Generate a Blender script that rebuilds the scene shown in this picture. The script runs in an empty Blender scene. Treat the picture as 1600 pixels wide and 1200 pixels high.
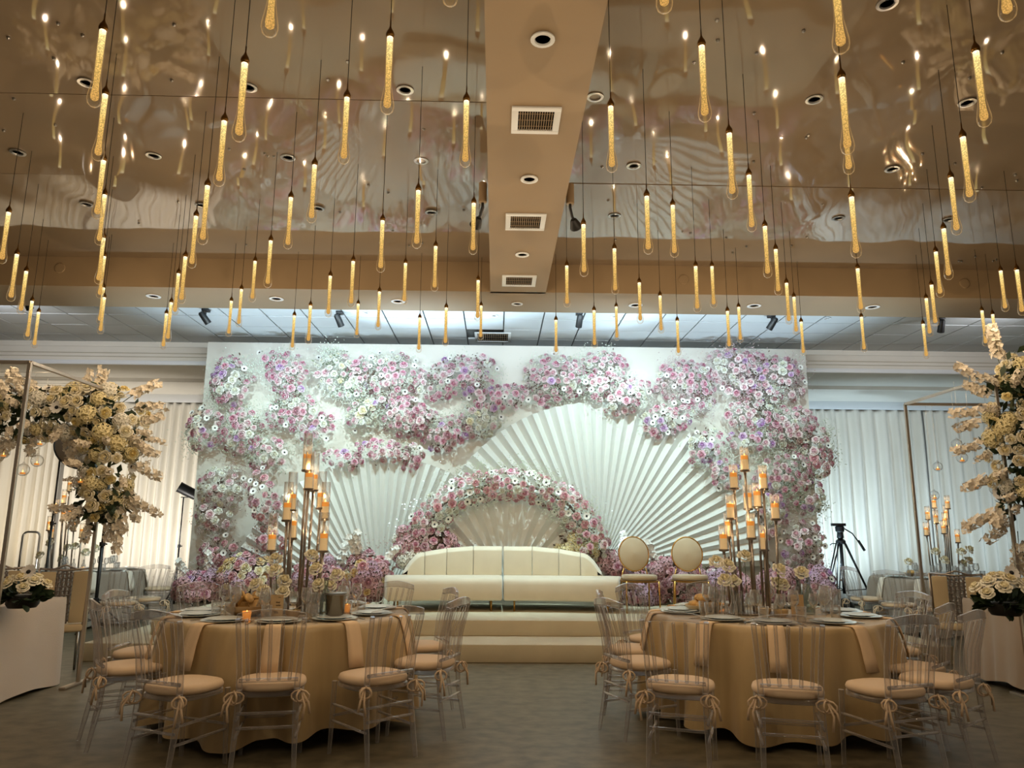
import bpy, bmesh, math, random
import numpy as np
from mathutils import Vector, Matrix, Euler, Quaternion
R = math.radians
PI = math.pi
sc = bpy.context.scene
COL = sc.collection
rnd = random.Random(7)

# ------------------------------------------------------------------ camera
FPX, PITCH, YAW, ROLL, CAMZ = 1165.0, R(11.17), R(1.2), R(0.4), 1.40
_fh = Vector((math.sin(YAW), math.cos(YAW), 0))
FWD = _fh * math.cos(PITCH) + Vector((0, 0, math.sin(PITCH)))
_r0 = Vector((math.cos(YAW), -math.sin(YAW), 0))
_u0 = _r0.cross(FWD)
RT = _r0 * math.cos(ROLL) + _u0 * math.sin(ROLL)
UP = -_r0 * math.sin(ROLL) + _u0 * math.cos(ROLL)
cd = bpy.data.cameras.new('camera')
cam = bpy.data.objects.new('camera', cd)
COL.objects.link(cam)
cd.sensor_fit = 'HORIZONTAL'
cd.sensor_width = 36.0
cd.lens = FPX * 36.0 / 1600.0
cd.clip_start, cd.clip_end = 0.05, 200
_m = Matrix((RT, UP, -FWD)).transposed().to_4x4()
_m.translation = Vector((0, 0, CAMZ))
cam.matrix_world = _m
sc.camera = cam

# ------------------------------------------------------------------ world, exposure
w = bpy.data.worlds.new('world')
sc.world = w
w.use_nodes = True
w.node_tree.nodes['Background'].inputs[0].default_value = (1.0, 0.80, 0.60, 1)
w.node_tree.nodes['Background'].inputs[1].default_value = 0.16
sc.view_settings.view_transform = 'Standard'
sc.view_settings.look = 'None'
sc.view_settings.gamma = 1.0
sc.view_settings.use_curve_mapping = False
sc.view_settings.exposure = 0.0
sc.cycles.use_denoising = True
sc.cycles.max_bounces = 8
sc.cycles.diffuse_bounces = 3
sc.cycles.glossy_bounces = 4
sc.cycles.transmission_bounces = 6
sc.cycles.transparent_max_bounces = 24
sc.cycles.sample_clamp_indirect = 4.0
sc.cycles.caustics_reflective = False
sc.cycles.caustics_refractive = False

# light levels (all lamps of the room are set from here)
POW_PENDANT, POW_CANDLE = 4.4, 0.9
COL_WARM = (1.0, 0.76, 0.50)
COL_STAGE = (0.73, 1.0, 0.98)
COL_SKYISH = (0.62, 0.84, 1.0)
COL_WASH = (1.0, 0.86, 0.66)


def lamp(kind, loc, power, color, aim=None, size=0.1, angle=60, blend=0.6):
    ld = bpy.data.lights.new(kind.lower() + '_lamp', kind)
    ld.energy = power
    ld.color = color
    if kind == 'AREA':
        ld.shape = 'RECTANGLE'
        ld.size, ld.size_y = size if isinstance(size, tuple) else (size, size)
    else:
        ld.shadow_soft_size = size
    if kind == 'SPOT':
        ld.spot_size = R(angle)
        ld.spot_blend = blend
    o = bpy.data.objects.new(kind.lower() + '_lamp', ld)
    COL.objects.link(o)
    o.location = loc
    if aim is not None:
        d = Vector(aim) - Vector(loc)
        o.rotation_euler = d.to_track_quat('-Z', 'Y').to_euler()
    return o


# spotlights on the tile ceiling, aimed at the flower wall
for _x, _ax, _p in ((-4.1, -4.3, 150), (-1.8, -2.4, 275), (1.5, 2.3, 275), (4.1, 4.4, 150)):
    lamp('SPOT', (_x, 9.75, 4.42), _p, COL_STAGE, (_ax, 12.0, 1.7), 0.03, 112, 0.9)
lamp('SPOT', (0.2, 9.75, 4.42), 320, COL_STAGE, (0.15, 11.0, 0.9), 0.03, 60, 0.8)  # extra lamp without a fitting, added to brighten the small fan and sofa
# uplights standing at both ends of the stage, and unseen strips added behind the soffit to brighten the tiles
for _x, _y, _p in ((-3.95, 10.3, 500), (4.55, 10.3, 500)):
    lamp('SPOT', (_x, _y, 0.45), _p, COL_SKYISH, (_x * 0.75, _y - 0.1, 4.6), 0.08, 80, 0.7)
for _x in (-3.0, -1.0, 1.0, 3.0):
    lamp('AREA', (_x, 9.26, 4.20), 75, COL_SKYISH, (_x, 9.42, 4.6), (1.9, 0.06))
for _x in (-1.65, 2.0):
    lamp('SPOT', (_x, 11.3, 1.0), 1000, COL_SKYISH, (_x * 0.6, 10.2, 4.6), 0.06, 54, 0.8)
# spotlights among the tiles aimed at the crown over the curtains
for _x in (-7.2, 7.4):
    lamp('SPOT', (_x, 9.9, 4.4), 90, (0.95, 0.96, 1.0), (_x, 12.9, 4.1), 0.06, 120, 0.9)
# wash lights of the curtains (warm on one side, cold on the other)
for _x, _y, _z, _p, _c, _a in ((-5.8, 13.2, 0.5, 230, (1.0, 0.95, 0.88), (-6.9, 15.4, 2.3)), (-7.4, 12.9, 0.5, 180, (1.0, 0.93, 0.83), (-7.4, 15.4, 2.4)), (-9.8, 13.0, 0.5, 200, COL_WASH, (-9.6, 15.4, 2.4)),
                               (5.7, 13.4, 0.5, 330, COL_SKYISH, (6.8, 15.4, 2.3)), (7.6, 13.0, 0.5, 150, COL_SKYISH, (7.4, 15.4, 2.4)), (9.8, 13.0, 0.5, 170, COL_SKYISH, (9.6, 15.4, 2.4))):
    lamp('SPOT', (_x, _y, _z), _p, _c, _a, 0.06, 110, 0.9)
# unseen fill lamps added around and behind the camera to brighten the foreground
for _x, _y in ((-3.5, 1.0), (3.5, 1.0), (-3.0, -2.5), (3.0, -2.5), (-8, 5.5), (8, 5.5)):
    lamp('SPOT', (_x, _y, 4.35), 110, (1.0, 0.82, 0.62), (_x, _y + 0.4, 0), 0.12, 130, 0.8)


def ray(px, py):
    return FWD + RT * ((px - 800.0) / FPX) - UP * ((py - 600.0) / FPX)


def at_y(px, py, Y):
    d = ray(px, py)
    return Vector((0, 0, CAMZ)) + d * (Y / d.y)


def at_z(px, py, Z):
    d = ray(px, py)
    return Vector((0, 0, CAMZ)) + d * ((Z - CAMZ) / d.z)


def lin(r, g, b):
    f = lambda c: ((c / 255.0) / 12.92 if c <= 10 else ((c / 255.0 + 0.055) / 1.055) ** 2.4)
    return (f(r), f(g), f(b), 1.0)


# ------------------------------------------------------------------ materials
MATS = {}


def mat(name, col, rough=0.6, metal=0.0, bump=0.0, bscale=40.0, var=0.0, vscale=4.0, col2=None, spec=0.5,
        sheen=0.0, trans=0.0, sss=0.0, emit=None, estr=0.0, stretch=None):
    if name in MATS:
        return MATS[name]
    m = bpy.data.materials.new(name)
    m.use_nodes = True
    nt = m.node_tree
    b = nt.nodes['Principled BSDF']
    b.inputs['Base Color'].default_value = col
    b.inputs['Roughness'].default_value = rough
    b.inputs['Metallic'].default_value = metal
    b.inputs['Specular IOR Level'].default_value = spec
    if sheen:
        b.inputs['Sheen Weight'].default_value = sheen
    if sss:
        b.inputs['Subsurface Weight'].default_value = sss
        b.inputs['Subsurface Radius'].default_value = (0.02, 0.012, 0.006)
    if emit:
        b.inputs['Emission Color'].default_value = emit
        b.inputs['Emission Strength'].default_value = estr
    if var or bump:
        tc = nt.nodes.new('ShaderNodeTexCoord')
        src = tc.outputs['Object']
        if stretch:
            mp = nt.nodes.new('ShaderNodeMapping')
            mp.inputs['Scale'].default_value = stretch
            nt.links.new(src, mp.inputs[0])
            src = mp.outputs[0]
    if var:
        n = nt.nodes.new('ShaderNodeTexNoise')
        n.inputs['Scale'].default_value = vscale
        n.inputs['Detail'].default_value = 6
        nt.links.new(src, n.inputs['Vector'])
        cr = nt.nodes.new('ShaderNodeValToRGB')
        c2 = col2 or tuple([c * (1 - var) for c in col[:3]] + [1])
        cr.color_ramp.elements[0].position, cr.color_ramp.elements[1].position = 0.32, 0.68
        cr.color_ramp.elements[0].color = c2
        cr.color_ramp.elements[1].color = col
        nt.links.new(n.outputs[0], cr.inputs[0])
        nt.links.new(cr.outputs[0], b.inputs['Base Color'])
    if bump:
        n = nt.nodes.new('ShaderNodeTexNoise')
        n.inputs['Scale'].default_value = bscale
        n.inputs['Detail'].default_value = 3
        nt.links.new(src, n.inputs['Vector'])
        bp = nt.nodes.new('ShaderNodeBump')
        bp.inputs['Strength'].default_value = bump
        bp.inputs['Distance'].default_value = 0.02
        nt.links.new(n.outputs[0], bp.inputs['Height'])
        nt.links.new(bp.outputs[0], b.inputs['Normal'])
    MATS[name] = m
    return m


def clear_mat(name, tint, edge, rough=0.03, gloss=0.9, ep=2.0, gp=3.0, gm=0.7, haze=0.0):
    """clear acrylic or thin glass: clear in the middle, darker and shinier at its edges"""
    m = bpy.data.materials.new(name)
    m.use_nodes = True
    nt = m.node_tree
    nt.nodes.clear()
    out = nt.nodes.new('ShaderNodeOutputMaterial')
    tr = nt.nodes.new('ShaderNodeBsdfTransparent')
    gl = nt.nodes.new('ShaderNodeBsdfGlossy')
    gl.inputs['Roughness'].default_value = rough
    gl.inputs['Color'].default_value = (gloss, gloss, gloss, 1)
    lw = nt.nodes.new('ShaderNodeLayerWeight')
    lw.inputs[0].default_value = 0.5
    mx = nt.nodes.new('ShaderNodeMixRGB')
    mx.inputs[1].default_value = tint
    mx.inputs[2].default_value = edge

    def power(e, mul, add):
        a_ = nt.nodes.new('ShaderNodeMath')
        a_.operation = 'POWER'
        a_.inputs[1].default_value = e
        nt.links.new(lw.outputs['Facing'], a_.inputs[0])
        b_ = nt.nodes.new('ShaderNodeMath')
        b_.operation = 'MULTIPLY_ADD'
        b_.inputs[1].default_value = mul
        b_.inputs[2].default_value = add
        nt.links.new(a_.outputs[0], b_.inputs[0])
        return b_.outputs[0]
    mix = nt.nodes.new('ShaderNodeMixShader')
    nt.links.new(power(ep, 1.0, 0.0), mx.inputs[0])
    nt.links.new(mx.outputs[0], tr.inputs[0])
    nt.links.new(power(gp, gm, 0.04), mix.inputs[0])
    nt.links.new(tr.outputs[0], mix.inputs[1])
    nt.links.new(gl.outputs[0], mix.inputs[2])
    if haze:
        # pale diffuse tone mixed into the edges, standing in for their highlights
        df = nt.nodes.new('ShaderNodeBsdfDiffuse')
        df.inputs[0].default_value = (0.86, 0.85, 0.86, 1)
        m2 = nt.nodes.new('ShaderNodeMixShader')
        nt.links.new(power(2.0, haze, haze * 0.12), m2.inputs[0])
        nt.links.new(mix.outputs[0], m2.inputs[1])
        nt.links.new(df.outputs[0], m2.inputs[2])
        mix = m2
    nt.links.new(mix.outputs[0], out.inputs[0])
    MATS[name] = m
    return m


def add_edge_glow(m, col, strength):
    """adds emission toward the glass rim, in place of lamp light carried there"""
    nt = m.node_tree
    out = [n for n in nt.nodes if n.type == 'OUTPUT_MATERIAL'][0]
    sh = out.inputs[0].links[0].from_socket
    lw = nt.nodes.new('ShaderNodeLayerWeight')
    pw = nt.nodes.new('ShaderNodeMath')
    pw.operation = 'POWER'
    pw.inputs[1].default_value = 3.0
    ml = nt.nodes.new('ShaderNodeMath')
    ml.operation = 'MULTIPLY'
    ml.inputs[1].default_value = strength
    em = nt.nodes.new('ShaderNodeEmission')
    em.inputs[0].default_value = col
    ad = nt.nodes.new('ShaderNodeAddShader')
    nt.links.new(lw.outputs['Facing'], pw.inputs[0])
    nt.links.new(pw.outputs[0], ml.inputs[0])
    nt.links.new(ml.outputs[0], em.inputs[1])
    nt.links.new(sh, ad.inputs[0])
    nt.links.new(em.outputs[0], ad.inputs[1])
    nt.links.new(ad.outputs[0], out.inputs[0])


def emit_mat(name, col, strength):
    m = bpy.data.materials.new(name)
    m.use_nodes = True
    nt = m.node_tree
    nt.nodes.clear()
    out = nt.nodes.new('ShaderNodeOutputMaterial')
    e = nt.nodes.new('ShaderNodeEmission')
    e.inputs[0].default_value = col
    e.inputs[1].default_value = strength
    nt.links.new(e.outputs[0], out.inputs[0])
    MATS[name] = m
    return m


# ------------------------------------------------------------------ mesh helper
class MB:
    def __init__(s):
        s.v, s.f, s.mi = [], [], []

    def add(s, vs, fs, mi=0):
        o = len(s.v)
        s.v.extend([tuple(x) for x in vs])
        for f in fs:
            s.f.append(tuple(i + o for i in f))
            s.mi.append(mi)
        return s

    def box(s, c, size, rot=None, mi=0, taper=1.0):
        hx, hy, hz = size[0] / 2, size[1] / 2, size[2] / 2
        vs = []
        for z in (-1, 1):
            k = taper if z > 0 else 1.0
            for x, y in ((-1, -1), (1, -1), (1, 1), (-1, 1)):
                p = Vector((x * hx * k, y * hy * k, z * hz))
                if rot is not None:
                    p = rot @ p
                vs.append(p + Vector(c))
        return s.add(vs, [(0, 3, 2, 1), (4, 5, 6, 7), (0, 1, 5, 4), (1, 2, 6, 5), (2, 3, 7, 6), (3, 0, 4, 7)], mi)

    def tube(s, pts, r, seg=8, mi=0, caps=True, sx=1.0):
        """tube along points; r a number or a list"""
        pts = [Vector(p) for p in pts]
        n = len(pts)
        rs = r if isinstance(r, (list, tuple)) else [r] * n
        up = None
        rings = []
        for i in range(n):
            a = pts[max(i - 1, 0)]
            b = pts[min(i + 1, n - 1)]
            t = (b - a)
            t = t.normalized() if t.length > 1e-9 else Vector((0, 0, 1))
            if up is None:
                up = Vector((0, 1, 0)) if abs(t.y) < 0.8 else Vector((1, 0, 0))
            x = t.cross(up)
            if x.length < 1e-6:
                x = t.orthogonal()
            x.normalize()
            y = x.cross(t).normalized()
            up = y
            rings.append([pts[i] + (x * math.cos(2 * PI * k / seg) * sx + y * math.sin(2 * PI * k / seg)) * rs[i] for k in range(seg)])
        vs = [p for rg in rings for p in rg]
        fs = []
        for i in range(n - 1):
            for k in range(seg):
                k2 = (k + 1) % seg
                fs.append((i * seg + k, i * seg + k2, (i + 1) * seg + k2, (i + 1) * seg + k))
        if caps:
            fs.append(tuple(range(seg))[::-1])
            fs.append(tuple((n - 1) * seg + k for k in range(seg)))
        return s.add(vs, fs, mi)

    def lathe(s, prof, seg=16, c=(0, 0, 0), mi=0, caps=True, sx=1.0, sy=1.0):
        """prof: [(r, z)]"""
        vs = []
        for r, z in prof:
            for k in range(seg):
                a = 2 * PI * k / seg
                vs.append((c[0] + r * math.cos(a) * sx, c[1] + r * math.sin(a) * sy, c[2] + z))
        fs = []
        n = len(prof)
        for i in range(n - 1):
            for k in range(seg):
                k2 = (k + 1) % seg
                fs.append((i * seg + k, i * seg + k2, (i + 1) * seg + k2, (i + 1) * seg + k))
        if caps:
            if prof[0][0] > 1e-5:
                fs.append(tuple(range(seg))[::-1])
            if prof[-1][0] > 1e-5:
                fs.append(tuple((n - 1) * seg + k for k in range(seg)))
        return s.add(vs, fs, mi)

    def grid(s, fn, nu, nv, mi=0, closed_u=False):
        vs = [fn(i / nu, j / nv) for j in range(nv + 1) for i in range(nu + (0 if closed_u else 1))]
        wdt = nu if closed_u else nu + 1
        fs = []
        for j in range(nv):
            for i in range(nu):
                i2 = (i + 1) % wdt
                fs.append((j * wdt + i, j * wdt + i2, (j + 1) * wdt + i2, (j + 1) * wdt + i))
        return s.add(vs, fs, mi)

    def mesh(s, name, mats, smooth=False):
        me = bpy.data.meshes.new(name)
        me.from_pydata(s.v, [], s.f)
        if not isinstance(mats, (list, tuple)):
            mats = [mats]
        for m in mats:
            me.materials.append(m)
        if len(mats) > 1:
            me.polygons.foreach_set('material_index', s.mi)
        if smooth:
            me.polygons.foreach_set('use_smooth', [True] * len(me.polygons))
        me.update()
        return me

    def build(s, name, mats, parent=None, smooth=False, bevel=0.0, auto=None, seg=2, loc=None):
        me = s.mesh(name, mats, smooth or auto is not None)
        if bevel > 0:
            bm = bmesh.new()
            bm.from_mesh(me)
            es = [e for e in bm.edges if len(e.link_faces) == 2 and e.calc_face_angle(0) > R(35)]
            bmesh.ops.bevel(bm, geom=es, offset=bevel, segments=seg, affect='EDGES', profile=0.5)
            bm.to_mesh(me)
            bm.free()
            me.polygons.foreach_set('use_smooth', [True] * len(me.polygons))
            auto = auto or 40
        if auto is not None:
            me.set_sharp_from_angle(angle=R(auto))
        return link(name, me, parent, loc)


def link(name, me, parent=None, loc=None):
    o = bpy.data.objects.new(name, me)
    COL.objects.link(o)
    if parent is not None:
        o.parent = parent
    if loc is not None:
        o.location = loc
    return o


def thing(name, label, cat, loc=(0, 0, 0), rotz=0.0, group=None):
    o = bpy.data.objects.new(name, None)
    o.empty_display_size = 0.1
    COL.objects.link(o)
    o.location = loc
    o.rotation_euler = (0, 0, rotz)
    return tag(o, label, cat, group)


def tag(o, label, cat, group=None):
    o['label'] = label
    o['category'] = cat
    if group:
        o['group'] = group
    return o


def struct(o):
    o['kind'] = 'structure'
    return o


KIDS = {}


def copy_tree(o, label=None, loc=None, rotz=None, group=None):
    """a copy of a thing with its parts and sub-parts, sharing mesh data"""
    def rec(src, parent):
        c = src.copy()
        COL.objects.link(c)
        if parent is not None:
            c.parent = parent
        for k in src.children:
            rec(k, c)
        return c
    c = rec(o, None)
    if label:
        c['label'] = label
    if loc is not None:
        c.location = loc
    if rotz is not None:
        c.rotation_euler = (0, 0, rotz)
    if group:
        c['group'] = group
    return c


def orient(axis, spin=0.0):
    """rotation taking +Z to axis, spun about it"""
    return axis.to_track_quat('Z', 'Y') @ Quaternion((0, 0, 1), spin)


ORD = ['first', 'second', 'third', 'fourth', 'fifth', 'sixth', 'seventh', 'eighth', 'ninth', 'tenth', 'eleventh', 'twelfth',
       'thirteenth', 'fourteenth', 'fifteenth', 'sixteenth', 'seventeenth', 'eighteenth', 'nineteenth', 'twentieth']

# ---- palette
M_glossceil = mat('stretch_ceiling', lin(140, 122, 100), 0.035, spec=0.5)
M_paint = mat('soffit_paint', lin(152, 130, 100), 0.6, var=0.06, vscale=1.5)
M_tile = mat('acoustic_tile', lin(205, 210, 212), 0.9, bump=0.25, bscale=120)
M_grid = mat('ceiling_grid_metal', lin(120, 124, 126), 0.5)
M_wallp = mat('wall_paint', lin(224, 219, 208), 0.7, var=0.05, vscale=2)
M_whitep = mat('white_trim_paint', lin(225, 228, 230), 0.45)
M_curtain = mat('curtain_cloth', lin(222, 216, 202), 0.75, sheen=0.3, bump=0.05, bscale=160)
M_panel = mat('backdrop_board', lin(234, 231, 222), 0.55, var=0.03, vscale=1.2)
M_fan = mat('fan_paper', lin(226, 228, 224), 0.7)
M_stage = mat('stage_carpet', lin(202, 190, 162), 0.9, bump=0.25, bscale=220, var=0.12, vscale=3)
M_brass = mat('aged_brass', lin(110, 78, 34), 0.35, 0.9)
M_gold = mat('gold_metal', lin(190, 146, 78), 0.28, 1.0)
M_black = mat('black_metal', lin(18, 18, 19), 0.45)
M_dark = mat('dark_void', lin(22, 19, 16), 0.9)
M_steel = mat('brushed_steel', lin(170, 168, 164), 0.3, 1.0)
M_chrome = mat('polished_cutlery', lin(200, 200, 200), 0.15, 1.0)
M_bronze = mat('bronze_tube', lin(164, 154, 144), 0.32, 1.0)
M_velvet = mat('cream_velvet', lin(220, 209, 186), 0.8, sheen=0.6, bump=0.06, bscale=90, var=0.06, vscale=5)
M_ovalv = mat('beige_upholstery', lin(196, 178, 148), 0.8, sheen=0.3)
M_cushion = mat('cushion_cloth', lin(214, 188, 156), 0.85, sheen=0.2, bump=0.08, bscale=90)
M_goldcloth = mat('gold_satin', lin(188, 162, 116), 0.38, sheen=0.35, bump=0.08, bscale=140, var=0.12, vscale=2.5, stretch=(6, 6, 0.5))
M_greycloth = mat('grey_tablecloth', lin(150, 138, 124), 0.7, sheen=0.2, var=0.06, vscale=3)
M_whitecloth = mat('ivory_tablecloth', lin(214, 200, 184), 0.75, sheen=0.2, bump=0.15, bscale=120)
M_taupecloth = mat('taupe_tablecloth', lin(164, 144, 122), 0.6, sheen=0.2)
M_napkin = mat('napkin_linen', lin(226, 198, 162), 0.85, bump=0.1, bscale=150)
M_ivorynapkin = mat('ivory_napkin_linen', lin(226, 218, 204), 0.85, bump=0.1, bscale=150)
M_plate = mat('porcelain', lin(214, 222, 222), 0.12)
M_bread = mat('bread_crust', lin(226, 182, 112), 0.7, var=0.45, vscale=18, bump=0.4, bscale=30)
M_bowl = mat('beige_ceramic', lin(202, 178, 140), 0.4)
M_wax = mat('candle_wax_faint_glow', lin(244, 222, 180), 0.5, emit=lin(255, 204, 138), estr=0.42)  # flame light shining through the wax is put in as emission
M_waxglow = mat('candle_wax_added_glow', lin(240, 180, 100), 0.5, emit=lin(255, 150, 46), estr=0.62)  # orange flame glow of the candle top, painted as emission
M_flame = emit_mat('candle_flame', lin(255, 190, 90), 6.0)
M_card = mat('kraft_card', lin(200, 168, 124), 0.8)
M_ink = mat('dark_ink', lin(70, 52, 36), 0.8)
M_stem = mat('flower_stem', lin(70, 78, 42), 0.6)
M_leaf = mat('dark_leaf', lin(40, 58, 34), 0.55)
M_sage = mat('sage_foliage', lin(128, 138, 114), 0.7)
M_mauvefol = mat('gap_shade_foliage', lin(116, 98, 88), 0.75)  # mauve-brown shade of the gaps between flowers, put into the leaf colour
M_gyps = mat('gypsophila_white', lin(226, 236, 222), 0.8)
M_gypsp = mat('gypsophila_mauve', lin(214, 196, 196), 0.8)
M_anemw = mat('anemone_petal', lin(240, 238, 234), 0.6)
M_anemk = mat('anemone_eye', lin(20, 20, 28), 0.7)
M_acryl = clear_mat('clear_acrylic', (0.92, 0.91, 0.91, 1), (0.46, 0.43, 0.43, 1), 0.09, 1.0, 1.6, 1.6, 0.8, 0.42)
M_glass = clear_mat('thin_glass', (0.965, 0.97, 0.97, 1), (0.52, 0.55, 0.56, 1), 0.05, 1.0, 2.2, 1.8, 0.8, 0.40)
M_hurricane = clear_mat('hurricane_glass', (0.97, 0.975, 0.975, 1), (0.60, 0.62, 0.63, 1), 0.04, 1.0, 2.2, 2.2, 0.8, 0.10)
M_dropglass = clear_mat('pendant_glass', (0.98, 0.97, 0.95, 1), (0.62, 0.52, 0.38, 1), 0.03, 1.0, 2.5, 2.5, 0.8)
add_edge_glow(M_dropglass, lin(255, 205, 130), 0.30)  # lamp light at the glass rim is put in as emission
M_water = mat('smoked_bucket_metal', lin(120, 112, 98), 0.2, 0.8)


def floor_mat():
    m = mat('floor_vinyl', lin(116, 107, 85), 0.42, var=0.45, vscale=7.0, col2=lin(84, 77, 60), bump=0.05, bscale=60, spec=0.35, stretch=(1.0, 1.25, 1))
    return m


M_floor = floor_mat()

# glossy stretch ceiling: slow waves in the sheet
nt = M_glossceil.node_tree
nt.nodes['Principled BSDF'].inputs['IOR'].default_value = 2.0
_tc = nt.nodes.new('ShaderNodeTexCoord')
_mp = nt.nodes.new('ShaderNodeMapping')
_mp.inputs['Scale'].default_value = (1.3, 0.6, 1.0)
_n = nt.nodes.new('ShaderNodeTexNoise')
_n.inputs['Scale'].default_value = 0.9
_n.inputs['Detail'].default_value = 1.0
_b = nt.nodes.new('ShaderNodeBump')
_b.inputs['Strength'].default_value = 0.55
_b.inputs['Distance'].default_value = 0.05
nt.links.new(_tc.outputs['Object'], _mp.inputs[0])
nt.links.new(_mp.outputs[0], _n.inputs['Vector'])
nt.links.new(_n.outputs[0], _b.inputs['Height'])
nt.links.new(_b.outputs[0], nt.nodes['Principled BSDF'].inputs['Normal'])

# pendant rod: lit crystal full of bubbles, brightest at its lamp
m = bpy.data.materials.new('lit_bubble_crystal')
m.use_nodes = True
nt = m.node_tree
nt.nodes.clear()
_o = nt.nodes.new('ShaderNodeOutputMaterial')
_e = nt.nodes.new('ShaderNodeEmission')
_tc = nt.nodes.new('ShaderNodeTexCoord')
_sx = nt.nodes.new('ShaderNodeSeparateXYZ')
_mr = nt.nodes.new('ShaderNodeMapRange')
_mr.inputs['From Min'].default_value = -0.455
_mr.inputs['From Max'].default_value = -0.088
_cr = nt.nodes.new('ShaderNodeValToRGB')
_cr.color_ramp.elements[0].color = tuple(c * 0.95 for c in lin(244, 186, 100)[:3]) + (1,)
_cr.color_ramp.elements[1].color = (3.0, 2.6, 1.7, 1)
_el = _cr.color_ramp.elements.new(0.55)
_el.color = tuple(c * 1.15 for c in lin(255, 208, 116)[:3]) + (1,)
_el = _cr.color_ramp.elements.new(0.90)
_el.color = tuple(c * 1.6 for c in lin(255, 230, 150)[:3]) + (1,)
_vo = nt.nodes.new('ShaderNodeTexVoronoi')
_vo.inputs['Scale'].default_value = 130
_vr = nt.nodes.new('ShaderNodeMapRange')
_vr.inputs['From Min'].default_value = 0.0
_vr.inputs['From Max'].default_value = 0.7
_vr.inputs['To Min'].default_value = 1.25
_vr.inputs['To Max'].default_value = 0.55
nt.links.new(_tc.outputs['Object'], _sx.inputs[0])
nt.links.new(_sx.outputs['Z'], _mr.inputs[0])
nt.links.new(_mr.outputs[0], _cr.inputs[0])
nt.links.new(_tc.outputs['Object'], _vo.inputs['Vector'])
nt.links.new(_vo.outputs['Distance'], _vr.inputs[0])
nt.links.new(_cr.outputs[0], _e.inputs[0])
nt.links.new(_vr.outputs[0], _e.inputs[1])
nt.links.new(_e.outputs[0], _o.inputs[0])
M_rod = m

# ================================================================== the room
ZS, ZC, ZT = 4.15, 4.50, 4.60          # soffit underside, glossy ceiling, tile ceiling
Y_S0, Y_S1, Y_CR, Y_WALL = 8.36, 9.17, 12.80, 15.5
XL, XR = -12.0, 12.0
BX0 = at_z(766, 456, ZS).x
BX1 = at_z(853, 456, ZS).x
struct(MB().box((0, 6, -0.05), (24, 20, 0.1)).build('floor', M_floor))
struct(MB().box((0, Y_WALL + 0.1, 2.5), (24, 0.2, 5)).build('wall_back', M_wallp))
struct(MB().box((XL - 0.1, 6, 2.5), (0.2, 20, 5)).build('wall_left', M_wallp))
struct(MB().box((XR + 0.1, 6, 2.5), (0.2, 20, 5)).build('wall_right', M_wallp))
# glossy ceiling in stretched sheets
ceil = struct(MB().box((0, 2.2, ZC + 0.16), (24, 12.4, 0.1)).build('ceiling', M_paint))
ys = [-4.0, 1.2, 2.45, 3.7, 4.98, 6.26, Y_S0]
for i in range(len(ys) - 1):
    for x0, x1 in ((XL, BX0), (BX1, XR)):
        b = MB()
        cx, cy = (x0 + x1) / 2, (ys[i] + ys[i + 1]) / 2
        rot = Euler((R(rnd.uniform(-0.25, 0.25)), R(rnd.uniform(-0.1, 0.1)), 0)).to_matrix()
        b.box((0, 0, 0.02), (x1 - x0, ys[i + 1] - ys[i] - 0.006, 0.04), rot)
        b.build('ceiling_panel', M_glossceil, ceil, loc=(cx, cy, ZC))
# ends of unused suspension points
b = MB()
rd = random.Random(3)
for i in range(150):
    x = rd.uniform(-7.5, 7.5)
    y = rd.uniform(2.4, 8.1)
    if BX0 - 0.1 < x < BX1 + 0.1:
        continue
    b.lathe([(0.012, 0), (0.012, -0.012), (0.004, -0.02)], 6, (x, y, ZC - 0.002))
dots = b.build('suspension_point', M_steel, ceil)
dots['kind'] = 'stuff'
# beam and soffit
struct(MB().box(((BX0 + BX1) / 2, (Y_S0 - 4) / 2 + 0.1, (ZS + ZC) / 2 + 0.06), (BX1 - BX0, Y_S0 + 3.9, ZC - ZS + 0.12)).build('trim_1', M_paint))
struct(MB().box((0, (Y_S0 + Y_S1) / 2, (ZS + 4.7) / 2), (24, Y_S1 - Y_S0, 4.7 - ZS)).build('trim_2', M_paint))
# round cover plates on the soffit's riser
for k, (px, py) in enumerate(((94, 419), (1068, 437), (1507, 443))):
    p = at_y(px, py, Y_S0)
    t = thing('cover_plate', ('round cover plate on the warm soffit face, ' + ('near the room corner', 'just beyond the ceiling beam', 'far along toward the flower frame')[k]), 'cover plate', p, 0, 'cover plates on the soffit')
    b = MB()
    b.lathe([(0.06, 0), (0.06, 0.008), (0.054, 0.012), (0, 0.013)], 20)
    o = b.build('disc', M_paint, t)
    o.rotation_euler = (R(90), 0, 0)

# acoustic tile ceiling
tiles = struct(MB().box((0, (Y_S1 + Y_CR) / 2, ZT + 0.08), (24, Y_CR - Y_S1 + 0.3, 0.06)).build('ceiling_tiles', M_grid))
tw, td = 0.605, 0.605
tile_me = None
y = Y_S1 + 0.1
row = 0
skip = set()
vent_ps = at_z(770, 527, ZT)
while y + td < Y_CR + 0.35:
    for i in range(-16, 16):
        x = i * tw + 0.1
        if abs(x + tw / 2 - vent_ps.x) < 0.36 and abs(y + td / 2 - vent_ps.y) < 0.36:
            continue
        if tile_me is None:
            o = MB().box((0, 0, 0), (tw - 0.022, td - 0.022, 0.03)).build('ceiling_tile', M_tile, tiles, loc=(x + tw / 2, y + td / 2, ZT + 0.02))
            tile_me = o.data
        else:
            link('ceiling_tile', tile_me, tiles, (x + tw / 2, y + td / 2, ZT + 0.02 + rnd.uniform(-0.003, 0.003)))
    y += td

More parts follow.
